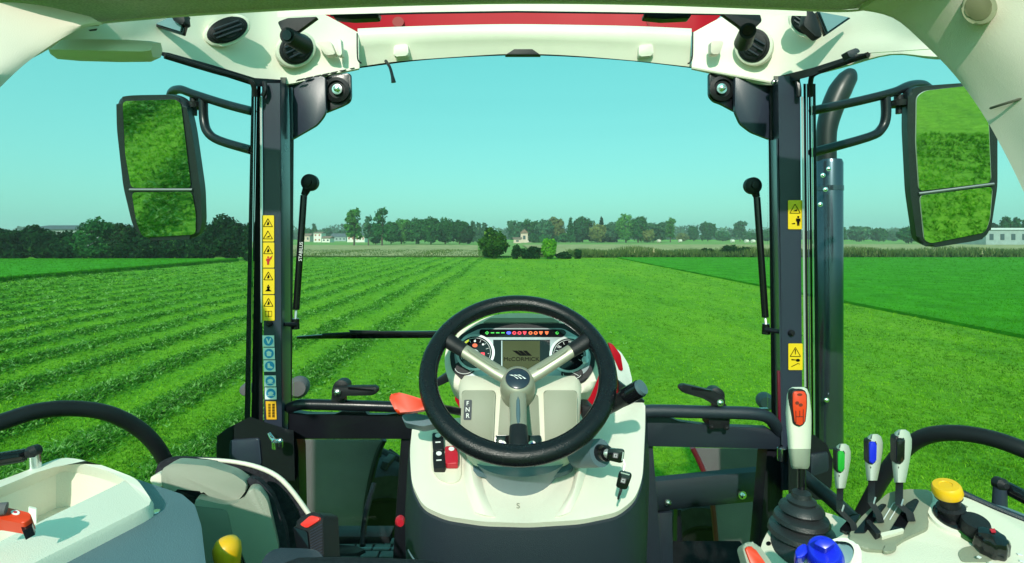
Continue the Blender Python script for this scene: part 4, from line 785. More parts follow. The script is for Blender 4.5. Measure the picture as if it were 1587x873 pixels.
put('pedal_arm', tube([P(562, 846, 1.32), P(566, 800, 1.38), P(580, 750, 1.45)], .008, 8), black, T)
# ---- front console below the wheel
cp = Plane(P(800, 811, .97), (0, -.42, .91))
out = rnd2([(640, 652), (700, 648), (800, 646), (945, 640), (975, 628), (1000, 616), (1000, 660), (996, 740), (985, 772), (958, 794), (900, 806), (820, 811), (750, 809), (690, 800), (655, 784), (638, 750), (635, 700)], 14, 4)
cowl = put('front_console', slab(out, cp, .022, .014, 4), cream, T)
o3 = resample([cp.at(*q) for q in out], 80); cen = sum(o3, Vector())/80
rings = []
for dz, k, dy in ((-.014, 1.004, 0), (-.04, 1.022, 0), (-.13, 1.04, -.0), (-.30, 1.05, .03), (-.6, 1.04, .06)):
    rings.append([Vector((cen.x+(q.x-cen.x)*k, cen.y+(q.y-cen.y)*k+dy, (q.z if dz > -.2 else q.z*.6+cen.z*.4)+dz)) for q in o3])
cb = put('console_body', loft(rings), dteal, T)
put('body_seam', tube([P(632, 852, .985), P(640, 865, .98), P(655, 885, .97)], .0015, 6), teal, cb)
# raised ribs and recess on the console top
put('console_rib', patch([[cp.at(718, 722)+cp.n*.002, cp.at(722, 760)+cp.n*.002, cp.at(735, 795)+cp.n*.002], [cp.at(728, 722)+cp.n*.022, cp.at(736, 765)+cp.n*.014, cp.at(750, 800)+cp.n*.003], [cp.at(742, 722)+cp.n*.002, cp.at(752, 765)+cp.n*.001, cp.at(768, 802)+cp.n*.0015]], 4, 4, .002), cream, cowl)
put('console_rib', patch([[cp.at(892, 722)+cp.n*.002, cp.at(884, 760)+cp.n*.001, cp.at(860, 802)+cp.n*.0015], [cp.at(900, 722)+cp.n*.024, cp.at(890, 765)+cp.n*.014, cp.at(872, 800)+cp.n*.003], [cp.at(912, 722)+cp.n*.002, cp.at(898, 765)+cp.n*.002, cp.at(884, 795)+cp.n*.002]], 4, 4, .002), cream, cowl)
put('switch_bay', slab(rnd2([(668, 668), (715, 668), (715, 745), (700, 752), (680, 745), (668, 728)], 8), cp, .01, .003, 2, lift=.004), creamd, cowl)
put('stamp', text_bm('S', cp, 803, 785, .016, lift=.001), olive, cowl, smooth=0)
sp_ = Plane(cp.p+cp.n*.012, cp.n)
for x0, y0, x1, y1, m_, dots in ((670, 672, 688, 700, satin, 1), (671, 700, 690, 728, satin, 1), (690, 695, 710, 723, redk, 0)):
    s_ = put('rocker_switch', slab(rnd2([(x0, y0), (x1-2, y0), (x1, (y0+y1)/2), (x1, y1), (x0+1, y1), (x0, (y0+y1)/2)], 3), sp_, .014, .003, 3, lift=.004 if m_ is satin else .008), m_, T)
    put('switch_symbol', slab(ell((x0+x1)/2, y0+6, 4.4, 3.2, 14), sp_, .001, 0, lift=.0062 if m_ is satin else .0102), white, s_, smooth=0)
    if dots: put('switch_light', slab([((x0+x1)/2-4, y0+16), ((x0+x1)/2+4, y0+15.5), ((x0+x1)/2+4, y0+17), ((x0+x1)/2-4, y0+17.5)], sp_, .001, 0, lift=.0062), white, s_, smooth=0)
# column bowl and shroud
cc = cp.at(806, 728)
put('column_bowl', lathe([(.068, -.04), (.082, .0), (.094, .022), (.098, .030)], cc+Vector((0, .018, -.008)), (0, 0, 1), 40), mat('bowl_grey', (0.17, 0.23, 0.26), .45, 0, .05, 8), T)
def sring(cx, Yf, z, a, b, n=48, e_=3.2):
    o = []
    for i in range(n):
        t = 2*math.pi*i/n; c, s = math.cos(t), math.sin(t)
        o.append(Vector((cx+a*abs(c)**(2/e_)*(1 if c >= 0 else -1), Yf+b+b*abs(s)**(2/e_)*(1 if s >= 0 else -1), CZ+z)))
    return o
shp = put('column_shroud', loft([sring(.017, 1.07, -.482, .095, .07), sring(.017, 1.045, -.470, .112, .08), sring(.017, 1.042, -.445, .125, .085), sring(.018, 1.06, -.41, .130, .085), sring(.018, 1.099, -.335, .139, .085), sring(.019, 1.14, -.312, .138, .075)]), creamd, T)
put('shroud_lip', loft([sring(.017, 1.055, -.492, .100, .075), sring(.017, 1.040, -.487, .115, .084), sring(.017, 1.038, -.478, .116, .085), sring(.017, 1.048, -.470, .108, .08)]), teal, shp)
# front inset of the shroud: outer edge ribs and the centre channel
fpl = Plane(P(808, 640, 1.073), (0, -.97, .42*.6+.0))
fpl = Plane(P(808, 640, 1.085), (0, -math.cos(R(26)), math.sin(R(26))))
put('shroud_panel', slab(rnd2([(716, 606), (768, 606), (764, 706), (748, 706), (714, 690)], 6), fpl, .02, .003, 3, lift=.010), olive, shp)
put('shroud_panel', slab(rnd2([(842, 606), (894, 606), (894, 690), (862, 706), (845, 706)], 6), fpl, .02, .003, 3, lift=.010), olive, shp)
put('shroud_channel', slab(rnd2([(776, 612), (834, 612), (838, 700), (770, 700)], 5), fpl, .02, .002, 2, lift=.006), olive, shp)
ind = put('gear_indicator', slab(rnd2([(720, 621), (732, 621), (731, 652), (719, 652)], 2), fpl, .002, 0, lift=.0115), dteal, T)
for c_, y_ in (('F', 627), ('N', 636.5), ('R', 646)): put('gear_letter', text_bm(c_, fpl, 725.5, y_, .0125, lift=.0128), white, ind, smooth=0)
for x0, x1, xc in ((768, 792, 779), (814, 838, 824)):
    s_ = put('rocker_switch', slab(rnd2([(x0, 676), (x1, 676), (x1, 700), (x0, 700)], 3), fpl, .012, .002, 2, lift=.020), gloss, T)
    put('switch_symbol', slab(ell(xc, 689.5, 5.6, 5, 18), fpl, .001, 0, lift=.0215), white, s_, smooth=0)
    bm = bmesh.new(); slab(ell(xc, 689.5, 2.4, 2.2, 10), fpl, .0006, 0, lift=.0225, bm=bm); put('symbol_print', bm, blue, s_, smooth=0)
# ---- instrument cluster
ip = tilt(808, 550, 1.20, 33)
hs = put('instrument_housing', slab(cr_spline([(*q, 0) for q in [(776, 487), (838, 487), (880, 499), (914, 524), (930, 555), (927, 584), (912, 606), (860, 614), (808, 616), (758, 614), (708, 604), (692, 579), (690, 548), (702, 522), (738, 499)]], 4), ip, .09, .012, 4), creamd, T)
def on(px, l): return Plane(ip.p+ip.n*l, ip.n)
bz = put('bezel', slab(rnd2([(744, 503), (874, 503), (906, 520), (922, 548), (921, 572), (906, 594), (850, 605), (808, 608), (768, 606), (722, 596), (700, 574), (697, 550), (712, 522)], 8), ip, .01, .004, 3, lift=.007), satin, hs)
fc = put('dial_plate', slab(rnd2([(745, 511), (872, 511), (898, 526), (916, 550), (912, 574), (893, 590), (845, 598), (808, 600), (770, 598), (730, 590), (707, 570), (704, 548), (718, 524)], 8), ip, .004, .001, 1, lift=.0085), silver, hs)
iL = .0095
put('indicator_bar', slab(rnd2([(744, 513), (873, 513), (878, 518), (872, 525), (748, 525), (743, 520)], 3), ip, .003, .0005, 1, lift=iL), gloss, hs)
for x, col_, shp_ in [(755, 'green', 'd'), (763.5, 'green', 'l'), (771.5, 'green', 'l'), (779.5, 'green', 'l'), (788.5, 'blue', 'b'), (797, 'red', 'o'), (805, 'red', 'o'), (813, 'red', 'v'), (822, 'amber', 'o'), (830, 'amber', 'o'), (838, 'amber', 'v'), (847, 'amber', 'v'), (863, 'green', 'd')]:
    m_ = lit(col_, {'green': (.03, .55, .05), 'blue': (.05, .08, 1), 'red': (.9, .02, .06), 'amber': (.85, .12, .02)}[col_], {'green': .12, 'blue': .5, 'red': .3, 'amber': .25}[col_])
    s = {'d': [(x-3, 518.6), (x, 515.6), (x+3, 518.6), (x, 521.6)], 'l': [(x-2.6, 517.8), (x+2.6, 517.8), (x+2.6, 519.4), (x-2.6, 519.4)], 'b': ell(x, 518.6, 3.6, 2.4, 12), 'o': ell(x, 518.8, 3.1, 2.6, 12), 'v': [(x-3, 516.3), (x+3, 516.3), (x+2, 520), (x, 521.8), (x-2, 520)]}[shp_]
    put('warning_light', slab(s, ip, .001, 0, lift=iL+.0008), m_, hs, smooth=0)
    if shp_ in 'do': put('light_symbol', slab([(x+(a-x)*.42, 518.8+(b-518.8)*.42) for a, b in s], ip, .001, 0, lift=iL+.0012), gloss, hs, smooth=0)
put('screen_surround', slab([(764.5, 529), (852, 529), (852, 577), (764.5, 577)], ip, .003, .0005, 1, lift=iL), gloss, hs)
scr = put('display_screen', slab([(779, 531), (836.5, 531), (836.5, 575), (779, 575)], ip, .002, 0, lift=iL+.0006), lcd, T)
put('screen_edge', slab([(777, 530.5), (778.6, 530.5), (778.6, 575.5), (777, 575.5)], ip, .002, 0, lift=iL+.0006), silver, scr)
put('screen_text', text_bm('McCORMICK', ip, 808, 559.5, .0128, lift=iL+.001, sx=1.12), ink, scr, smooth=0)
bm = bmesh.new()
for k in range(3): slab([(794+k*8, 546), (801+k*7.4, 546.2), (812+k*6.2, 554), (805.5+k*6.4, 554)], ip, .0006, 0, lift=iL+.001, bm=bm)
put('screen_logo', bm, ink, scr, smooth=0)
for cx, cy, ticks in ((737, 549, 'L'), (881, 552, 'R')):
    gg = put('gauge', slab(ell(cx, cy, 30, 28, 40), ip, .004, .001, 2, lift=iL+.0015), steel, T)
    put('gauge_face', slab(ell(cx, cy, 26, 24.5, 40), ip, .003, 0, lift=iL+.002), gloss, gg)
    bm = bmesh.new(); bm2 = bmesh.new()
    for k in range(11):
        a = R(150+24*k); c, s = math.cos(a), math.sin(a); L1 = .80 if k % 2 else .72
        tube([ip.at(cx+c*24*.9, cy+s*22.5*.9)+ip.n*(iL+.0026), ip.at(cx+c*24*L1, cy+s*22.5*L1)+ip.n*(iL+.0026)], .0006, 4, 0, bm)
    put('gauge_ticks', bm, white, gg, smooth=0)
    put('gauge_arc', tube([ip.at(cx+math.cos(R(a))*23.5, cy+math.sin(R(a))*22)+ip.n*(iL+.0026) for a in range(150, 400, 12)], .0005, 4, 1), white, gg)
    if ticks == 'L':
        put('gauge_hub', slab(ell(734, 552, 9.5, 8, 20), ip, .002, .0004, 1, lift=iL+.004), silver, gg)
        put('warning_light', slab(ell(736.5, 538.5, 4, 3, 12), ip, .001, 0, lift=iL+.003), lit('amber2', (.6, .08, .02), .35), gg)
        put('warning_light', slab([(745.5, 549.5), (751.5, 549.5), (751.5, 554.5), (745.5, 554.5)], ip, .001, 0, lift=iL+.003), lit('red', (1, 1, 1)), gg)
        put('warning_light', slab([(720, 534), (727, 529), (727, 532), (721, 537)], ip, .001, 0, lift=iL+.003), lit('yellow', (.8, .75, .05), .5), gg)
        for x, y in ((736.5, 532), (749, 537)): put('gauge_dot', slab(ell(x, y, 1.7, 1.6, 8), ip, .001, 0, lift=iL+.003), white, gg)
    else:
        for x, y, t_ in ((864, 541, '1000'), (882, 533, '1500'), (900, 541, '2000')): put('gauge_number', text_bm(t_, ip, x+2, y, .0052, lift=iL+.003), white, gg, smooth=0)
for cx, cy in ((720, 573), (886, 581)):
    g2 = put('small_gauge', slab(ell(cx, cy, 17, 11, 28), ip, .003, .0008, 1, lift=iL+.0008), satin, T)
    put('gauge_arc', tube([ip.at(cx+math.cos(R(a))*14, cy+math.sin(R(a))*9)+ip.n*(iL+.0016) for a in range(20, 180, 12)], .0006, 4, 1), white, g2)
    put('gauge_needle', tube([ip.at(cx-3, cy-3)+ip.n*(iL+.002), ip.at(cx+10, cy+4)+ip.n*(iL+.002)], .0006, 4, 0), white, g2)
put('bezel_screw', lathe([(.008, 0), (.008, .003), (.004, .004)], ip.at(906, 561)+ip.n*.011, ip.n, 14), steel, hs)
put('housing_step', slab(rnd2([(760, 494), (856, 494), (868, 501), (748, 501)], 3), ip, .004, .001, 1, lift=.004), olive, hs)
# ---- steering wheel
s_, c_ = .762, .648; wc = Vector((.012, 1.05, CZ-.269)); wu = Vector((1, 0, 0)); wv = Vector((0, s_, c_)); wn_ = Vector((0, -c_, s_))
W = lambda a, r, h=0: wc+wu*math.cos(R(a))*r+wv*math.sin(R(a))*r+wn_*h
SW = put('steering_wheel', loft([[W(a, .1815+.0185*math.cos(R(b)), .0175*math.sin(R(b))) for b in range(0, 360, 15)] for a in range(0, 360, 4)]+[[W(0, .1815+.0185*math.cos(R(b)), .0175*math.sin(R(b))) for b in range(0, 360, 15)]], cap0=False, cap1=False), leather, T, smooth=180)
put('rim_seam', loft([[W(a, .1668+.0011*math.cos(R(b)), .0108+.0011*math.sin(R(b))) for b in range(0, 360, 60)] for a in range(0, 361, 6)], cap0=False, cap1=False), gloss, SW)
for a in (33, 38, 142, 147, 262, 278): put('rim_stitch', loft([[W(a+d, .1815+.0189*math.cos(R(b)), .0179*math.sin(R(b))) for b in range(0, 361, 20)] for d in (-.18, .18)], cap0=False, cap1=False), satin, SW)
hubo = -.045
def spoke(a, w0, w1, black_at=.128):
    u = wu*math.cos(R(a))+wv*math.sin(R(a)); t = wn_.cross(u)
    def ring(r, w, h, th, n=16): return [wc+u*r+wn_*h+t*w*math.cos(2*math.pi*i/n)*1.0+wn_*th*math.sin(2*math.pi*i/n) for i in range(n)]
    sp = put('spoke', loft([ring(.018, w0, hubo, .010), ring(.05, w0*1.02, hubo+.006, .011), ring(.09, w0*.96, hubo+.018, .011), ring(black_at, w1, hubo+.030, .011)]), spokem, SW)
    put('spoke_grip', loft([ring(black_at-.001, w1*1.05, hubo+.030, .0125), ring(black_at+.02, w1*1.1, hubo+.036, .014), ring(.166, w1*1.15, hubo+.042, .015), ring(.180, w1*.9, hubo+.044, .010)]), satin, SW)
    put('spoke_slot', loft([[wc+u*r+wn_*(hubo+.0085+h)+t*x*w_ + wn_*(.0026 if abs(x) < .5 else .0) for x in (-1, -.4, .4, 1)] for r, w_, h in ((.045, .0005, .008), (.055, .0042, .0088), (.085, .0042, .0185), (.112, .0038, .0285), (.120, .0005, .0300))]), olive if a < 200 else teal, SW)
spoke(153, .0165, .0150); spoke(27, .0165, .0150); spoke(270, .0170, .0160, .118)
hb_ = put('hub', lathe([(.030, -.075), (.036, -.05), (.0375, -.02), (.0365, .000), (.0325, .011), (.0265, .0145), (.0255, .0135)], wc+wn_*hubo, wn_, 40), spokem, SW)
put('hub_boss', lathe([(.040, -.085), (.042, -.06), (.038, -.045)], wc+wn_*hubo, wn_, 36), satin, SW)
hcap = put('hub_cap', lathe([(.0252, .008), (.0252, .0145), (.022, .0165), (.001, .0175)], wc+wn_*hubo, wn_, 40), mat('cap_blue_black', (0.02, 0.03, 0.05), .25), SW)
hp = Plane(wc+wn_*(hubo+.0172), wn_); c0 = (801, 587)
pr = (hp.p-Vector((0, 0, CZ))); c0 = (CX+pr.x/pr.y*F, HY-pr.z/pr.y*F)
bm = bmesh.new()
for k in range(3): slab([(c0[0]-13+k*6, c0[1]-3.5), (c0[0]-9+k*6, c0[1]-3.8), (c0[0]+1+k*6, c0[1]+2.2), (c0[0]-1+k*5.6, c0[1]+2.6), (c0[0]-6+k*6, c0[1]-1.5)], hp, .0006, 0, lift=.0016, bm=bm)
put('hub_emblem', bm, white, SW, smooth=0)
# ---- stalks
sh_ = put('shuttle_lever', slab(rnd2([(601, 614), (612, 607), (630, 611), (662, 621), (664, 634), (640, 638), (614, 640)], 6), tilt(632, 624, 1.02, 35), .012, .005, 3), orange, T)
put('lever_arm', tube([P(655, 628, 1.03), P(690, 634, 1.08), P(722, 640, 1.12)], .008, 10), black, sh_)
put('stalk_base', slab(rnd2([(622, 643), (640, 640), (672, 646), (680, 656), (655, 661), (626, 655)], 4), tilt(650, 650, 1.06, 40), .03, .004, 3), teal, T)
put('stalk_cable', tube([P(672, 600, 1.25), P(686, 632, 1.2), P(700, 640, 1.17), P(716, 640, 1.15)], .003, 6), black, T)
put('column_bracket', plate([(672, 592), (692, 578), (696, 592), (674, 602)], 1.3, .02, .003), black, T)
st = put('wiper_stalk', tube([P(915, 646, 1.10), P(950, 627, 1.04), P(975, 612, 1.00)], [.0125, .0145, .0145], 18), satin, T)
put('stalk_collar', tube([P(971, 614, 1.005), P(992, 602, .985)], [.0165, .0165], 20, 0), gloss, st); put('stalk_tip', tube([P(991, 602.5, .986), P(996, 599.5, .982)], [.0150, .0145], 20, 0), teal, st)
put('stalk_mount', plate([(902, 628), (914, 628), (925, 640), (922, 655), (904, 655)], 1.12, .04, .004, 4), satin, T)
put('column_bracket', plate([(958, 590), (1000, 622), (990, 640), (960, 620)], 1.26, .02, .003), black, T)
# ---- ignition and keys
ig = put('ignition_switch', tube([P(895, 704, 1.05), P(912, 703, 1.02), P(931, 702, .99)], [.026, .026, .0255], 24, 0), teal, T)
put('lock_barrel', tube([P(929, 702, .993), P(941, 703, .972)], [.0165, .0145], 20, 0), gloss, ig); put('lock_face', tube([P(940, 703, .974), P(945, 704, .966)], [.009, .007], 14, 0), steel, ig)
def key(px, py, Y, a, label, blade):
    t = empty('ignition_key', P(px, py, Y), label, 'key'); pl = tilt(px, py, Y, 10, -15)
    ca, sa = math.cos(R(a)), math.sin(R(a)); q = lambda x, y: (px+x*ca-y*sa, py+x*sa+y*ca)
    put('key_head', slab(rnd2([q(-13, -9), q(10, -10), q(13, -7), q(13, 8), q(10, 11), q(-13, 9)], 4), pl, .009, .002, 2), gloss, t)
    put('key_ring_slot', slab(rnd2([q(10.3, -7), q(12, -7), q(12, 7), q(10.3, 7)], .6), pl, .001, 0, lift=.0008), steel, t)
    put('key_badge', slab(rnd2([q(-4, -4), q(4, -4), q(4, 4), q(-4, 4)], 1.5), pl, .001, 0, lift=.0008), fend, t)
    bm = bmesh.new(); tube([pl.at(*q(-1.8, -2.2))+pl.n*.0015, pl.at(*q(-1.8, 2.2))+pl.n*.0015, pl.at(*q(2, 2.2))+pl.n*.0015, pl.at(*q(2, -2.2))+pl.n*.0015, pl.at(*q(-1.8, -2.2))+pl.n*.0015], .0005, 4, 0, bm); put('key_badge_mark', bm, white, t, smooth=0)
    if blade: put('key_blade', slab([q(-13, -2.5), q(-13, 2.5), q(-22, 2.5), q(-26, 1), q(-30, 1.8), q(-33, 0), q(-30, -2.2), q(-20, -2)], pl, .002, .0003, lift=-.003), satin, t)
    else: put('key_blade', slab([q(-13, -2.5), q(-13, 2.5), q(-19, 2), q(-19, -2)], pl, .002, .0003, lift=-.003), steel, t)
key(954, 706, .955, 8, 'black key pushed into the ignition switch right of the steering column', False)
key(966, 745, .94, -75, 'black spare key hanging below the ignition key on its ring', True)
rg = put('key_ring', tube([P(966, 712, .95), P(968, 720, .945), P(966, 730, .94), P(964, 722, .945)], .0006, 5), steel); rg['label'] = 'thin wire ring joining the two black keys below the ignition'; rg['category'] = 'key ring'
# ---- grab rails inside the doors and door struts
put('door_rail', tube([P(-60, 672, .78), P(0, 655, .82), P(55, 638, .86), P(110, 633, .90), P(165, 640, .94), P(210, 661, .98), P(242, 691, 1.01), P(264, 730, 1.04)], [.0135]*8, 16), satin, T)
put('door_rail', tube([P(1660, 728, .78), P(1587, 697, .82), P(1530, 678, .86), P(1475, 671, .90), P(1430, 678, .94), P(1396, 703, .98), P(1365, 745, 1.01), P(1335, 800, 1.04)], [.0135]*8, 16), satin, T)
for c in (((-60, 722), (36, 706), (50, 701), (52, 700), (54, 735)), ((1640, 798), (1562, 757), (1552, 752), (1550, 750), (1549, 790))):
    Yd = .74; g_ = put('door_strut', tube([P(*c[0], Yd-.06), P(*c[1], Yd)], .0095, 16, 0), gloss, T)
    put('strut_rod', tube([P(*c[1], Yd), P(*c[2], Yd)], .004, 8, 0), steel, g_)
    put('strut_ball', lathe([(.004, -.010), (.009, -.005), (.009, .005), (.004, .010)], P(*c[3], Yd), (0, -1, .1), 16), satin, g_)
    put('strut_stud', tube([P(c[3][0], c[3][1]+4, Yd), P(*c[4], Yd)], [.008, .009], 14, 0), chrome if c[0][0] < 0 else navy, g_)
# ---- left side console with tray
zl = hplane(-.335)
def ring3(px, pl, n, lift=0): return [q+pl.n*lift for q in resample([pl.at(*p) for p in px], n)]
N_ = 72
outer = rnd2([(-120, 790), (20, 742), (92, 713), (118, 714), (160, 725), (216, 747), (243, 787), (60, 880), (-120, 980)], 12, 6)
inner = rnd2([(-100, 800), (25, 750), (103, 717), (160, 732), (200, 747), (76, 807), (-20, 855), (-100, 890)], 14, 6)
floor = rnd2([(-100, 835), (30, 790), (104, 762), (145, 768), (174, 776), (70, 822), (-20, 866), (-100, 900)], 16, 6)
zf = hplane(-.405)
r0 = ring3(outer, zl, N_, -.02); r1 = ring3(outer, zl, N_); r1b = [q+Vector((0, 0, .006)) for q in ring3([(a+(80-a)*.03, b+(800-b)*.03) for a, b in outer], zl, N_)]
r2 = [q+Vector((0, 0, .004)) for q in ring3(inner, zl, N_)]; r3 = ring3([(a+(60-a)*.02, b+4) for a, b in inner], hplane(-.342), N_); r4 = ring3(floor, zf, N_)
lc_ = put('side_console_tray', loft([[q-Vector((0, 0, .3)) for q in r0], r0, r1, r1b, r2, r3, r4], cap0=True, cap1=True), cream, T)
lb = put('side_console', slab(rnd2([(190, 737), (216, 744), (282, 766), (302, 783), (312, 815), (322, 900), (300, 1000), (-120, 1000), (-120, 985), (60, 884), (225, 797), (236, 784), (212, 752)], 4, 4), hplane(-.345), .5, .008, 4), teal, T)
put('tray_screw', lathe([(.006, 0), (.005, .003)], zl.at(241, 781)+Vector((0, 0, -.012)), (0, 0, 1), 12), chrome, lc_)
put('tray_divider', slab_bm([Vector((a.x, a.y, a.z)) for a in [zl.at(-30, 790), zl.at(28, 822), zl.at(28, 822)-Vector((0, 0, .03)), zl.at(-30, 790)-Vector((0, 0, .03))]], Vector((-.5, -.8, 0)), .004), cream, lc_)
put('tray_divider', slab_bm([zl.at(44, 797)+Vector((0, 0, .008)), zl.at(56, 800)+Vector((0, 0, .008)), zl.at(56, 812)-Vector((0, 0, .02)), zl.at(44, 808)-Vector((0, 0, .02))], Vector((.5, -.8, 0)), .004), cream, lc_)
op = Plane(P(20, 800, .53), (.05, -.35, .93))
lt = put('tray_latch', slab(rnd2([(-40, 790), (0, 784), (46, 795), (50, 802), (36, 811), (-5, 804), (-50, 812)], 4, 3), op, .016, .004, 3), orange, T)
put('latch_symbol', slab(ell(24, 795, 7, 3.6, 20, 5), op, .001, 0, lift=.0008), white, lt, smooth=0); put('latch_mark', slab(ell(24, 795, 3, 1.6, 12, 5), op, .001, 0, lift=.0014), redk, lt, smooth=0)
put('latch_pin', tube([P(-12, 790, .525), P(10, 788, .53)], .006, 10), fend, lt); put('latch_gap', slab(rnd2([(30, 810), (48, 803), (47, 809), (32, 817)], 1), op, .012, 0, lift=-.006), gloss, lt)
# ---- folded passenger seat and belt buckle
ps = put('passenger_seat', slab(rnd2([(240, 720), (262, 711), (330, 713), (396, 725), (434, 743), (470, 786), (532, 900), (240, 900)], 14, 5), tilt(380, 790, .98, 8, 12), .02, .006, 3), fabric, T)
put('seat_piping', tube([P(300, 712, .985), P(355, 715, .985), P(402, 725, .98), P(438, 745, .97), P(474, 790, .96), (P(500, 832, .95)), P(532, 890, .94)], [.003, .0038, .0042, .0042, .0042, .0042, .0042], 10), cream, ps)
put('seat_bolster', slab(rnd2([(380, 740), (398, 742), (420, 765), (442, 820), (450, 900), (424, 900), (412, 800)], 10, 4), tilt(430, 800, .925, 12, 10), .02, .018, 4), fabric, ps)
so = mat('seat_shell', (0.31, 0.33, 0.265), .42, 0, .06, 6, .3, 900)
h1 = put('seat_headrest_shell', slab(rnd2([(250, 727), (268, 718), (320, 722), (362, 735), (381, 748), (383, 758), (372, 773), (362, 780), (345, 778), (325, 772), (316, 762), (270, 758), (262, 765), (250, 755)], 7, 4), tilt(320, 750, .90, 12, 18), .05, .014, 4), so, ps)
put('shell_end', slab(rnd2([(232, 740), (250, 732), (252, 758), (233, 750)], 6, 4), tilt(240, 745, .92, 12, 18), .04, .010, 3), cream, ps)
put('shell_slot', slab(rnd2([(262, 758), (268, 757), (315, 762), (325, 775), (268, 770)], 4), tilt(320, 750, .905, 12, 18), .02, .002, 2, lift=.001), gloss, ps)
put('seat_back_shell', slab(rnd2([(302, 772), (350, 783), (376, 778), (386, 758), (400, 757), (414, 775), (432, 850), (425, 900), (300, 900)], 8, 4), tilt(360, 820, .88, 10, 20), .06, .016, 4), so, ps)
put('shell_panel', slab(rnd2([(296, 783), (352, 790), (366, 850), (372, 900), (300, 900)], 6, 4), tilt(360, 820, .88, 10, 20), .01, .003, 2, lift=.002), mat('seat_shell_dark', (0.19, 0.21, 0.165), .5, 0, .1, 8, .3, 900), ps)
put('shell_slot', slab(rnd2([(358, 845), (372, 850), (384, 880), (384, 900), (352, 900)], 6), tilt(360, 820, .88, 10, 20), .01, .003, 2, lift=.006), gloss, ps)
bp_ = tilt(480, 830, .70, 28, -22)
bk = put('belt_buckle', slab(rnd2([(456, 812), (468, 800), (486, 793), (500, 799), (502, 868), (488, 880), (460, 845)], 5, 4), bp_, .035, .005, 3), satin, T)
put('release_button', slab(rnd2([(467, 813), (484, 799), (497, 802), (497, 807), (478, 819)], 3, 3), bp_, .012, .002, 2, lift=.004), mat('buckle_red', (.85, .04, .03), .35), bk)
for k in range(11): put('buckle_rib', tube([bp_.at(482, 823+k*4.4)+bp_.n*.001, bp_.at(500, 813+k*4.6)+bp_.n*.001], .0008, 5, 0), navy, bk)
put('buckle_cheek', slab(rnd2([(456, 816), (478, 824), (484, 876), (462, 850)], 4), bp_, .01, .002, 2, lift=.003), gloss, bk)
yk = put('park_brake_knob', lathe([(.010, -.024), (.0125, -.012), (.0155, .003), (.0155, .012), (.012, .019), (.005, .0225)], P(353, 862, .62), (-.05, -.1, 1), 32), yellow, T)
put('knob_rod', tube([P(354, 880, .622), P(356, 930, .63)], .006, 10, 0), black, yk)
# ---- driver's seat front edge at the bottom of the view
ds = put('driver_seat', slab(rnd2([(398, 960), (404, 868), (424, 849), (470, 850), (492, 852), (505, 868), (560, 960)], 10, 4), tilt(450, 870, .58, 55), .05, .010, 3), dteal, T)
put('seat_cushion', loft([[P(x, y+dy, Y) for dy, Y in ((0, .50), (-1.5, .53), (2, .56), (80, .56), (80, .46), (12, .46))] for x, y in ((430, 878), (462, 866), (520, 864.5), (600, 866.5), (660, 869.5), (700, 876))]), fabric, ds)
# ---- right side console
rp = Plane(P(1450, 800, .66), (-.10, -.30, .95))
rc_o = rnd2([(1232, 900), (1246, 862), (1290, 838), (1330, 815), (1372, 770), (1405, 762), (1462, 762), (1500, 772), (1545, 792), (1640, 830), (1700, 900), (1700, 1000), (1232, 1000)], 10, 4)
rcn = put('side_console', slab(rc_o, rp, .30, .012, 4), creamd, T)
put('console_edge', tube([rp.at(1492, 766)+rp.n*.002, rp.at(1545, 788)+rp.n*.0, rp.at(1640, 826)], .004, 8), dteal, rcn)
put('console_trim', slab(rnd2([(1515, 770), (1560, 780), (1640, 810), (1640, 835), (1560, 800)], 4), rp, .06, .004, 2, lift=-.006), teal, rcn)
ins = put('lever_plate', slab(rnd2([(1312, 838), (1332, 808), (1376, 768), (1404, 763), (1440, 762), (1446, 775), (1436, 800), (1440, 822), (1400, 840), (1375, 858), (1340, 856)], 8, 4), rp, .01, .003, 2, lift=.005), olive, rcn)
for a in ([(1322, 832), (1350, 798), (1366, 786), (1374, 788), (1340, 832)], [(1376, 832), (1404, 786), (1418, 778), (1424, 782), (1400, 828), (1392, 834)], [(1300, 826), (1318, 806), (1334, 802), (1314, 832)]): put('lever_slot', slab(rnd2(a, 3), rp, .004, 0, lift=.0062), gloss, ins)
for a in ([(1368, 812), (1384, 786), (1396, 782), (1378, 812)],): put('scale_print', tube([rp.at(*q)+rp.n*.0066 for q in a], .0006, 4, 0), white, ins)
sb = put('slot_slider', slab(rnd2([(1340, 820), (1346, 818), (1364, 838), (1356, 842)], 2), rp, .012, .002, 2, lift=.014), satin, ins)
put('slider_rail', slab(rnd2([(1362, 836), (1398, 828), (1400, 832), (1366, 842)], 2), rp, .006, .001, 1, lift=.010), creamd, ins)
put('console_pocket', slab(ell(1378, 855, 11, 6, 20, -15), rp, .004, .001, 1, lift=.006), olive, rcn)
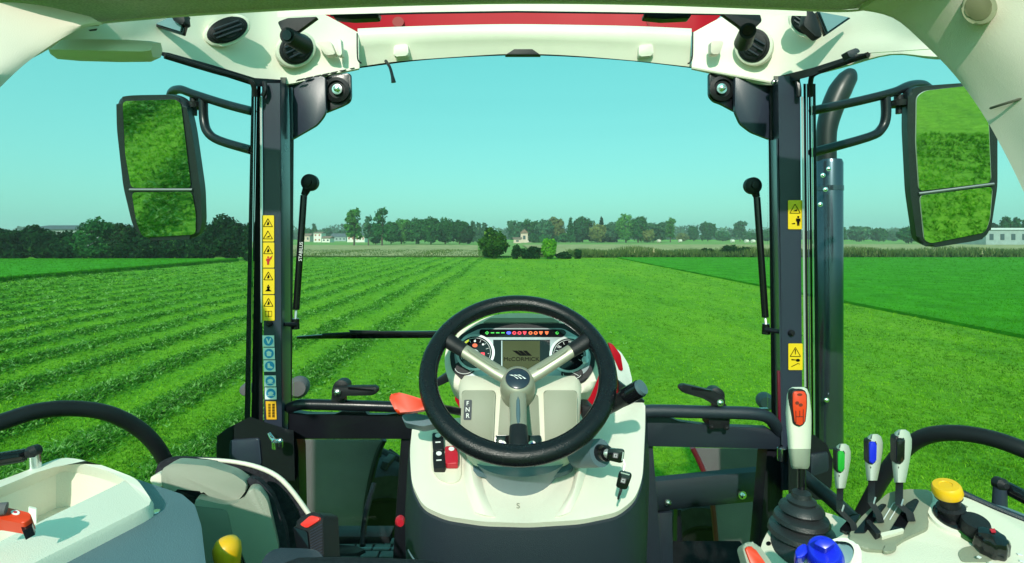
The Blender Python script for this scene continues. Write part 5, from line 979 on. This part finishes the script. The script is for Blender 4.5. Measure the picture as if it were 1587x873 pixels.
# hydraulic levers
def hyd(cx, ty, by, Y, w, m, name, bend):
    k = w/14; hl_ = lambda yy, ww, dx=0: [P(cx+dx+ww*a, yy+4*c*0, Y+.017*b) for a, b, c in [(math.cos(t), math.sin(t), 0) for t in [2*math.pi*i/20 for i in range(20)]]]
    H_ = by-ty; hnd = put(name, loft([hl_(ty, w*.35, 2), hl_(ty+H_*.05, w*.72, 2), hl_(ty+H_*.18, w*.98, 1.5), hl_(ty+H_*.35, w*1.0, 1), hl_(ty+H_*.6, w*.86, 0), hl_(ty+H_*.85, w*.68, -1), hl_(by, w*.55, -1.5)]), mat('lever_grey', (0.52, 0.55, 0.50), .38, 0, .05, 8), T)
    ipn = tilt(cx-2, ty+H_*.35, Y-.016, 4, -12)
    put('insert_frame', slab(rnd2([(cx-w*.62, ty+H_*.12), (cx+w*.38, ty+H_*.12), (cx+w*.32, ty+H_*.64), (cx-w*.60, ty+H_*.66)], w*.4, 4), ipn, .012, .002, 2, lift=.001), satin, hnd)
    put('coloured_insert', slab(rnd2([(cx-w*.50, ty+H_*.15), (cx+w*.28, ty+H_*.15), (cx+w*.22, ty+H_*.61), (cx-w*.48, ty+H_*.63)], w*.35, 4), ipn, .012, .0025, 3, lift=.0035), m, hnd)
    put('handle_seam', tube([P(cx-2, ty+1, Y-.013), P(cx-3, ty+H_*.1, Y-.018)], .0006, 4, 0), satin, hnd); put('handle_seam', tube([P(cx-3.5, ty+H_*.7, Y-.0165), P(cx-4, by-2, Y-.0125)], .0006, 4, 0), satin, hnd)
    put('lever_shaft', loft([[P(x+a*w*.38, y, Yd+b*.006) for a, b in ((-1, -1), (1, -1), (1, 1), (-1, 1))] for x, y, Yd in ((cx-2, by-3, Y), (cx-2.5, by+18, Y-.018), (cx-2.5, by+34, .661), (bend[0], bend[1], .654), (bend[0]+3, bend[1]+12, .652))]), satin, hnd)
    put('shaft_mark', tube([P(cx+1, by+36, .653), P(cx+4, by+26, .659)], .0009, 4, 0), steel, hnd)
hyd(1304, 688, 757, .74, 13.5, green, 'green_lever', (1322, 812)); hyd(1353, 673, 745, .72, 14.5, blue, 'blue_lever', (1362, 798)); hyd(1396, 666, 748, .70, 16, gloss, 'black_lever', (1410, 796))
# gear lever
gp = Plane(P(1235, 830, .70), (0, -.35, .94))
gb = put('gear_console', slab(rnd2([(1166, 960), (1180, 842), (1200, 806), (1216, 792), (1262, 790), (1300, 800), (1336, 822), (1342, 850), (1342, 960)], 10, 4), Plane(P(1240, 840, .72), (0, -.35, .94)), .25, .010, 3), creamd, T)
put('console_screw', slab(ell(1191, 843, 4, 3.2, 12), Plane(P(1240, 840, .72), (0, -.35, .94)), .002, 0, lift=.001), gloss, gb)
gtop = P(1242, 768, .735); gbase = P(1242, 850, .72)
ax = (gtop-gbase); hh = ax.length
boot = put('gear_boot', lathe([(.045, -.01), (.046, .004), (.042, .010), (.036, .016), (.043, .022), (.041, .028), (.030, .034), (.036, .040), (.034, .045), (.024, .050), (.029, .055), (.027, .059), (.018, .064), (.019, .068), (.013, .072), (.012, .078)], gbase, (0, 0, 1), 36), mat('boot_rubber', (0.02, 0.023, 0.026), .42, 0, .2, 30, .3, 500), T)
gl = put('gear_lever', tube([P(1242, 775, .73), P(1242, 715, .735)], .0055, 14, 0), gloss, T)
def gr(y, wl, wr, d, Y=.735): return [P(1237+(wr if math.cos(t) > 0 else wl)*abs(math.cos(t))**.75*(1 if math.cos(t) > 0 else -1), y, Y+d*math.sin(t)) for t in [2*math.pi*i/28 for i in range(28)]]
put('lever_grip', loft([gr(600, 9, 9, .008), gr(603, 14, 14, .014), gr(612, 17.5, 17.5, .018), gr(640, 19.5, 20.5, .019), gr(660, 18.5, 20.5, .019), gr(680, 16.5, 20, .018), gr(696, 15.5, 19.5, .017)]), cream, gl)
put('grip_sleeve', loft([gr(696.2, 15, 19, .0165), gr(700, 15, 19, .0168), gr(722, 11.5, 18, .015), gr(727, 9, 15, .012)]), so, gl)
gpn = tilt(1237, 632, .7155, 3, -4)
put('button_frame', slab(rnd2([(1226, 604), (1250, 604), (1250.5, 630), (1247, 661), (1230, 661), (1225.5, 630)], 8, 4), gpn, .010, .002, 2, lift=.001), satin, gl)
put('button_panel', slab(rnd2([(1228, 606), (1248, 606), (1248.5, 630), (1245, 658.5), (1231.5, 658.5), (1227.5, 630)], 6, 4), gpn, .010, .0015, 2, lift=.0025), orange, gl)
bm = bmesh.new()
for a, b in (((1232, 636), (1232, 655)), ((1243.5, 634), (1243.5, 655)), ((1232, 645), (1243.5, 645)), ((1238, 636), (1238, 645))): tube([gpn.at(*a)+gpn.n*.0028, gpn.at(*b)+gpn.n*.0028], .0006, 4, 0, bm)
slab(ell(1238, 611, 4, 2, 12), gpn, .0004, 0, lift=.003, bm=bm); slab(ell(1234, 624, 3, 2.6, 12), gpn, .0004, 0, lift=.003, bm=bm); slab(ell(1239.5, 627, 3.2, 2.6, 12), gpn, .0004, 0, lift=.003, bm=bm)
put('shift_pattern', bm, mat('print_dark_red', (.16, .02, .01), .5), gl, smooth=0)
# blue speed dial in its dome
dome = put('dial_dome', slab(rnd2([(1238, 900), (1244, 866), (1262, 848), (1300, 832), (1324, 836), (1336, 852), (1334, 900)], 12, 5), Plane(P(1290, 850, .56), (-.2, -.5, .84)), .06, .014, 4), cream, T)
dp = Plane(P(1282, 858, .545), (-.25, -.6, .76))
put('dial_recess', slab(ell(1290, 866, 36, 22, 30, -28), dp, .02, .002, 2, lift=.004), gloss, dome); put('dial_ring', slab(ell(1294, 868, 30, 19, 30, -28), dp, .02, .002, 2, lift=.006), silver, dome)
dk = put('blue_dial', lathe([(.0175, -.008), (.0175, .004), (.0150, .0135), (.0135, .0148), (.001, .0150)], dp.at(1278, 866)+dp.n*.004, Vector((-.35, -.45, .85)), 36), blue, T)
put('dial_wing', slab(rnd2([(1260, 842), (1274, 834), (1296, 840), (1280, 852)], 4), Plane(P(1275, 845, .525), (-.3, -.6, .75)), .012, .003, 2), blue, dk)
put('blue_button', slab(rnd2([(1231, 858), (1246, 848), (1254, 858), (1242, 872), (1232, 872)], 4, 3), dp, .02, .004, 3, lift=.012), blue, dome)
ol = put('tipped_lever', slab(rnd2([(1150, 846), (1160, 838), (1174, 842), (1196, 872), (1205, 900), (1165, 900)], 7, 4), tilt(1172, 858, .62, 40), .02, .006, 3), so, T)
put('orange_insert', slab(rnd2([(1153, 850), (1160, 846), (1168, 850), (1184, 872), (1190, 890), (1168, 890)], 4, 3), tilt(1172, 858, .62, 40), .01, .003, 2, lift=.003), orange, ol)
# yellow PTO knob, black knobs
yb = rp.at(1477, 806); dirv = Vector((-.30, -.10, 1))
yd = put('push_pull_knob', lathe([(.0130, .0), (.0130, .010), (.015, .016), (.011, .018), (.011, .028), (.0145, .030), (.0145, .032), (.0115, .034)], yb+rp.n*.003, dirv, 32), satin, T)
put('base_washer', lathe([(.021, 0), (.021, .0025), (.018, .004)], yb+rp.n*.004, rp.n, 32), gloss, yd)
put('base_ring', lathe([(.027, -.004), (.026, .003), (.021, .0035)], yb+rp.n*.001, rp.n, 32), cream, yd)
put('knob_cap', lathe([(.0145, .032), (.0160, .036), (.0152, .044), (.0135, .0465), (.007, .047), (.0065, .0462)], yb+rp.n*.003, dirv, 32), yellow, yd)
put('label_plate', slab([(1480, 776), (1500, 786), (1494, 791), (1482, 784)], rp, .001, 0, lift=.001), olive, rcn)
bkk = put('rotary_knob', lathe([(.0145, .004), (.0145, .017), (.0135, .020), (.001, .0205)], rp.at(1508, 828)+rp.n*.001, rp.n, 32), satin, T)
put('knob_collar', lathe([(.0172, .0), (.0172, .0045)], rp.at(1508, 828), rp.n, 32), mat('collar_green', (.02, .10, .02), .4), bkk)
put('dial_scale', slab(rnd2([(1484, 858), (1492, 850), (1530, 842), (1562, 836), (1568, 846), (1556, 860), (1530, 872), (1490, 872)], 6), rp, .002, 0, lift=.0012), olive, rcn)
rk = rp.at(1534, 852)
bm = bmesh.new(); prf = []
n = 48
rings = [[rk+rp.n*h+(Vector((1, 0, 0))*math.cos(t)+rp.n.cross(Vector((1, 0, 0)))*math.sin(t))*(r*(1+.045*math.cos(9*t))) for t in [2*math.pi*i/n for i in range(n)]] for r, h in ((.0160, .001), (.0168, .004), (.0158, .017), (.0135, .021), (.004, .0225))]
fk = put('fluted_knob', loft(rings), gloss, T)
put('knob_mark', slab([(1533, 823), (1541, 822), (1543, 828), (1536, 828)], Plane(rk+rp.n*.021, rp.n), .001, 0, lift=.003), redk, fk)
for a in range(20, 170, 22):
    p_ = rk+rp.n*.0034+(Vector((1, 0, 0))*math.cos(R(-a))+rp.n.cross(Vector((1, 0, 0)))*math.sin(R(-a)))*.0275
    put('scale_mark', box(p_, (.0045, .003, .0008), Matrix.Rotation(R(-a), 3, 'Z')), white, fk, smooth=0)
HAZE=0.0005
# ---------------------------------------------------------------- haze
hb = box((0, 0, 0), (3100, 3100, 1)); 
for v in hb.verts: v.co.z = -1.0 if v.co.z < 0 else 22.0
hm = bpy.data.materials.new('haze'); hm.use_nodes = True; hm.node_tree.nodes.clear()
ho = hm.node_tree.nodes.new('ShaderNodeOutputMaterial'); hv = hm.node_tree.nodes.new('ShaderNodeVolumePrincipled')
hv.inputs['Color'].default_value = (0.85, 1.0, 0.97, 1); hv.inputs['Density'].default_value = HAZE; hv.inputs['Anisotropy'].default_value = 0.0
hm.node_tree.links.new(hv.outputs[0], ho.inputs['Volume'])
put('haze', hb, hm, kind='stuff', label='thin pale blue-green haze over the land', smooth=0)
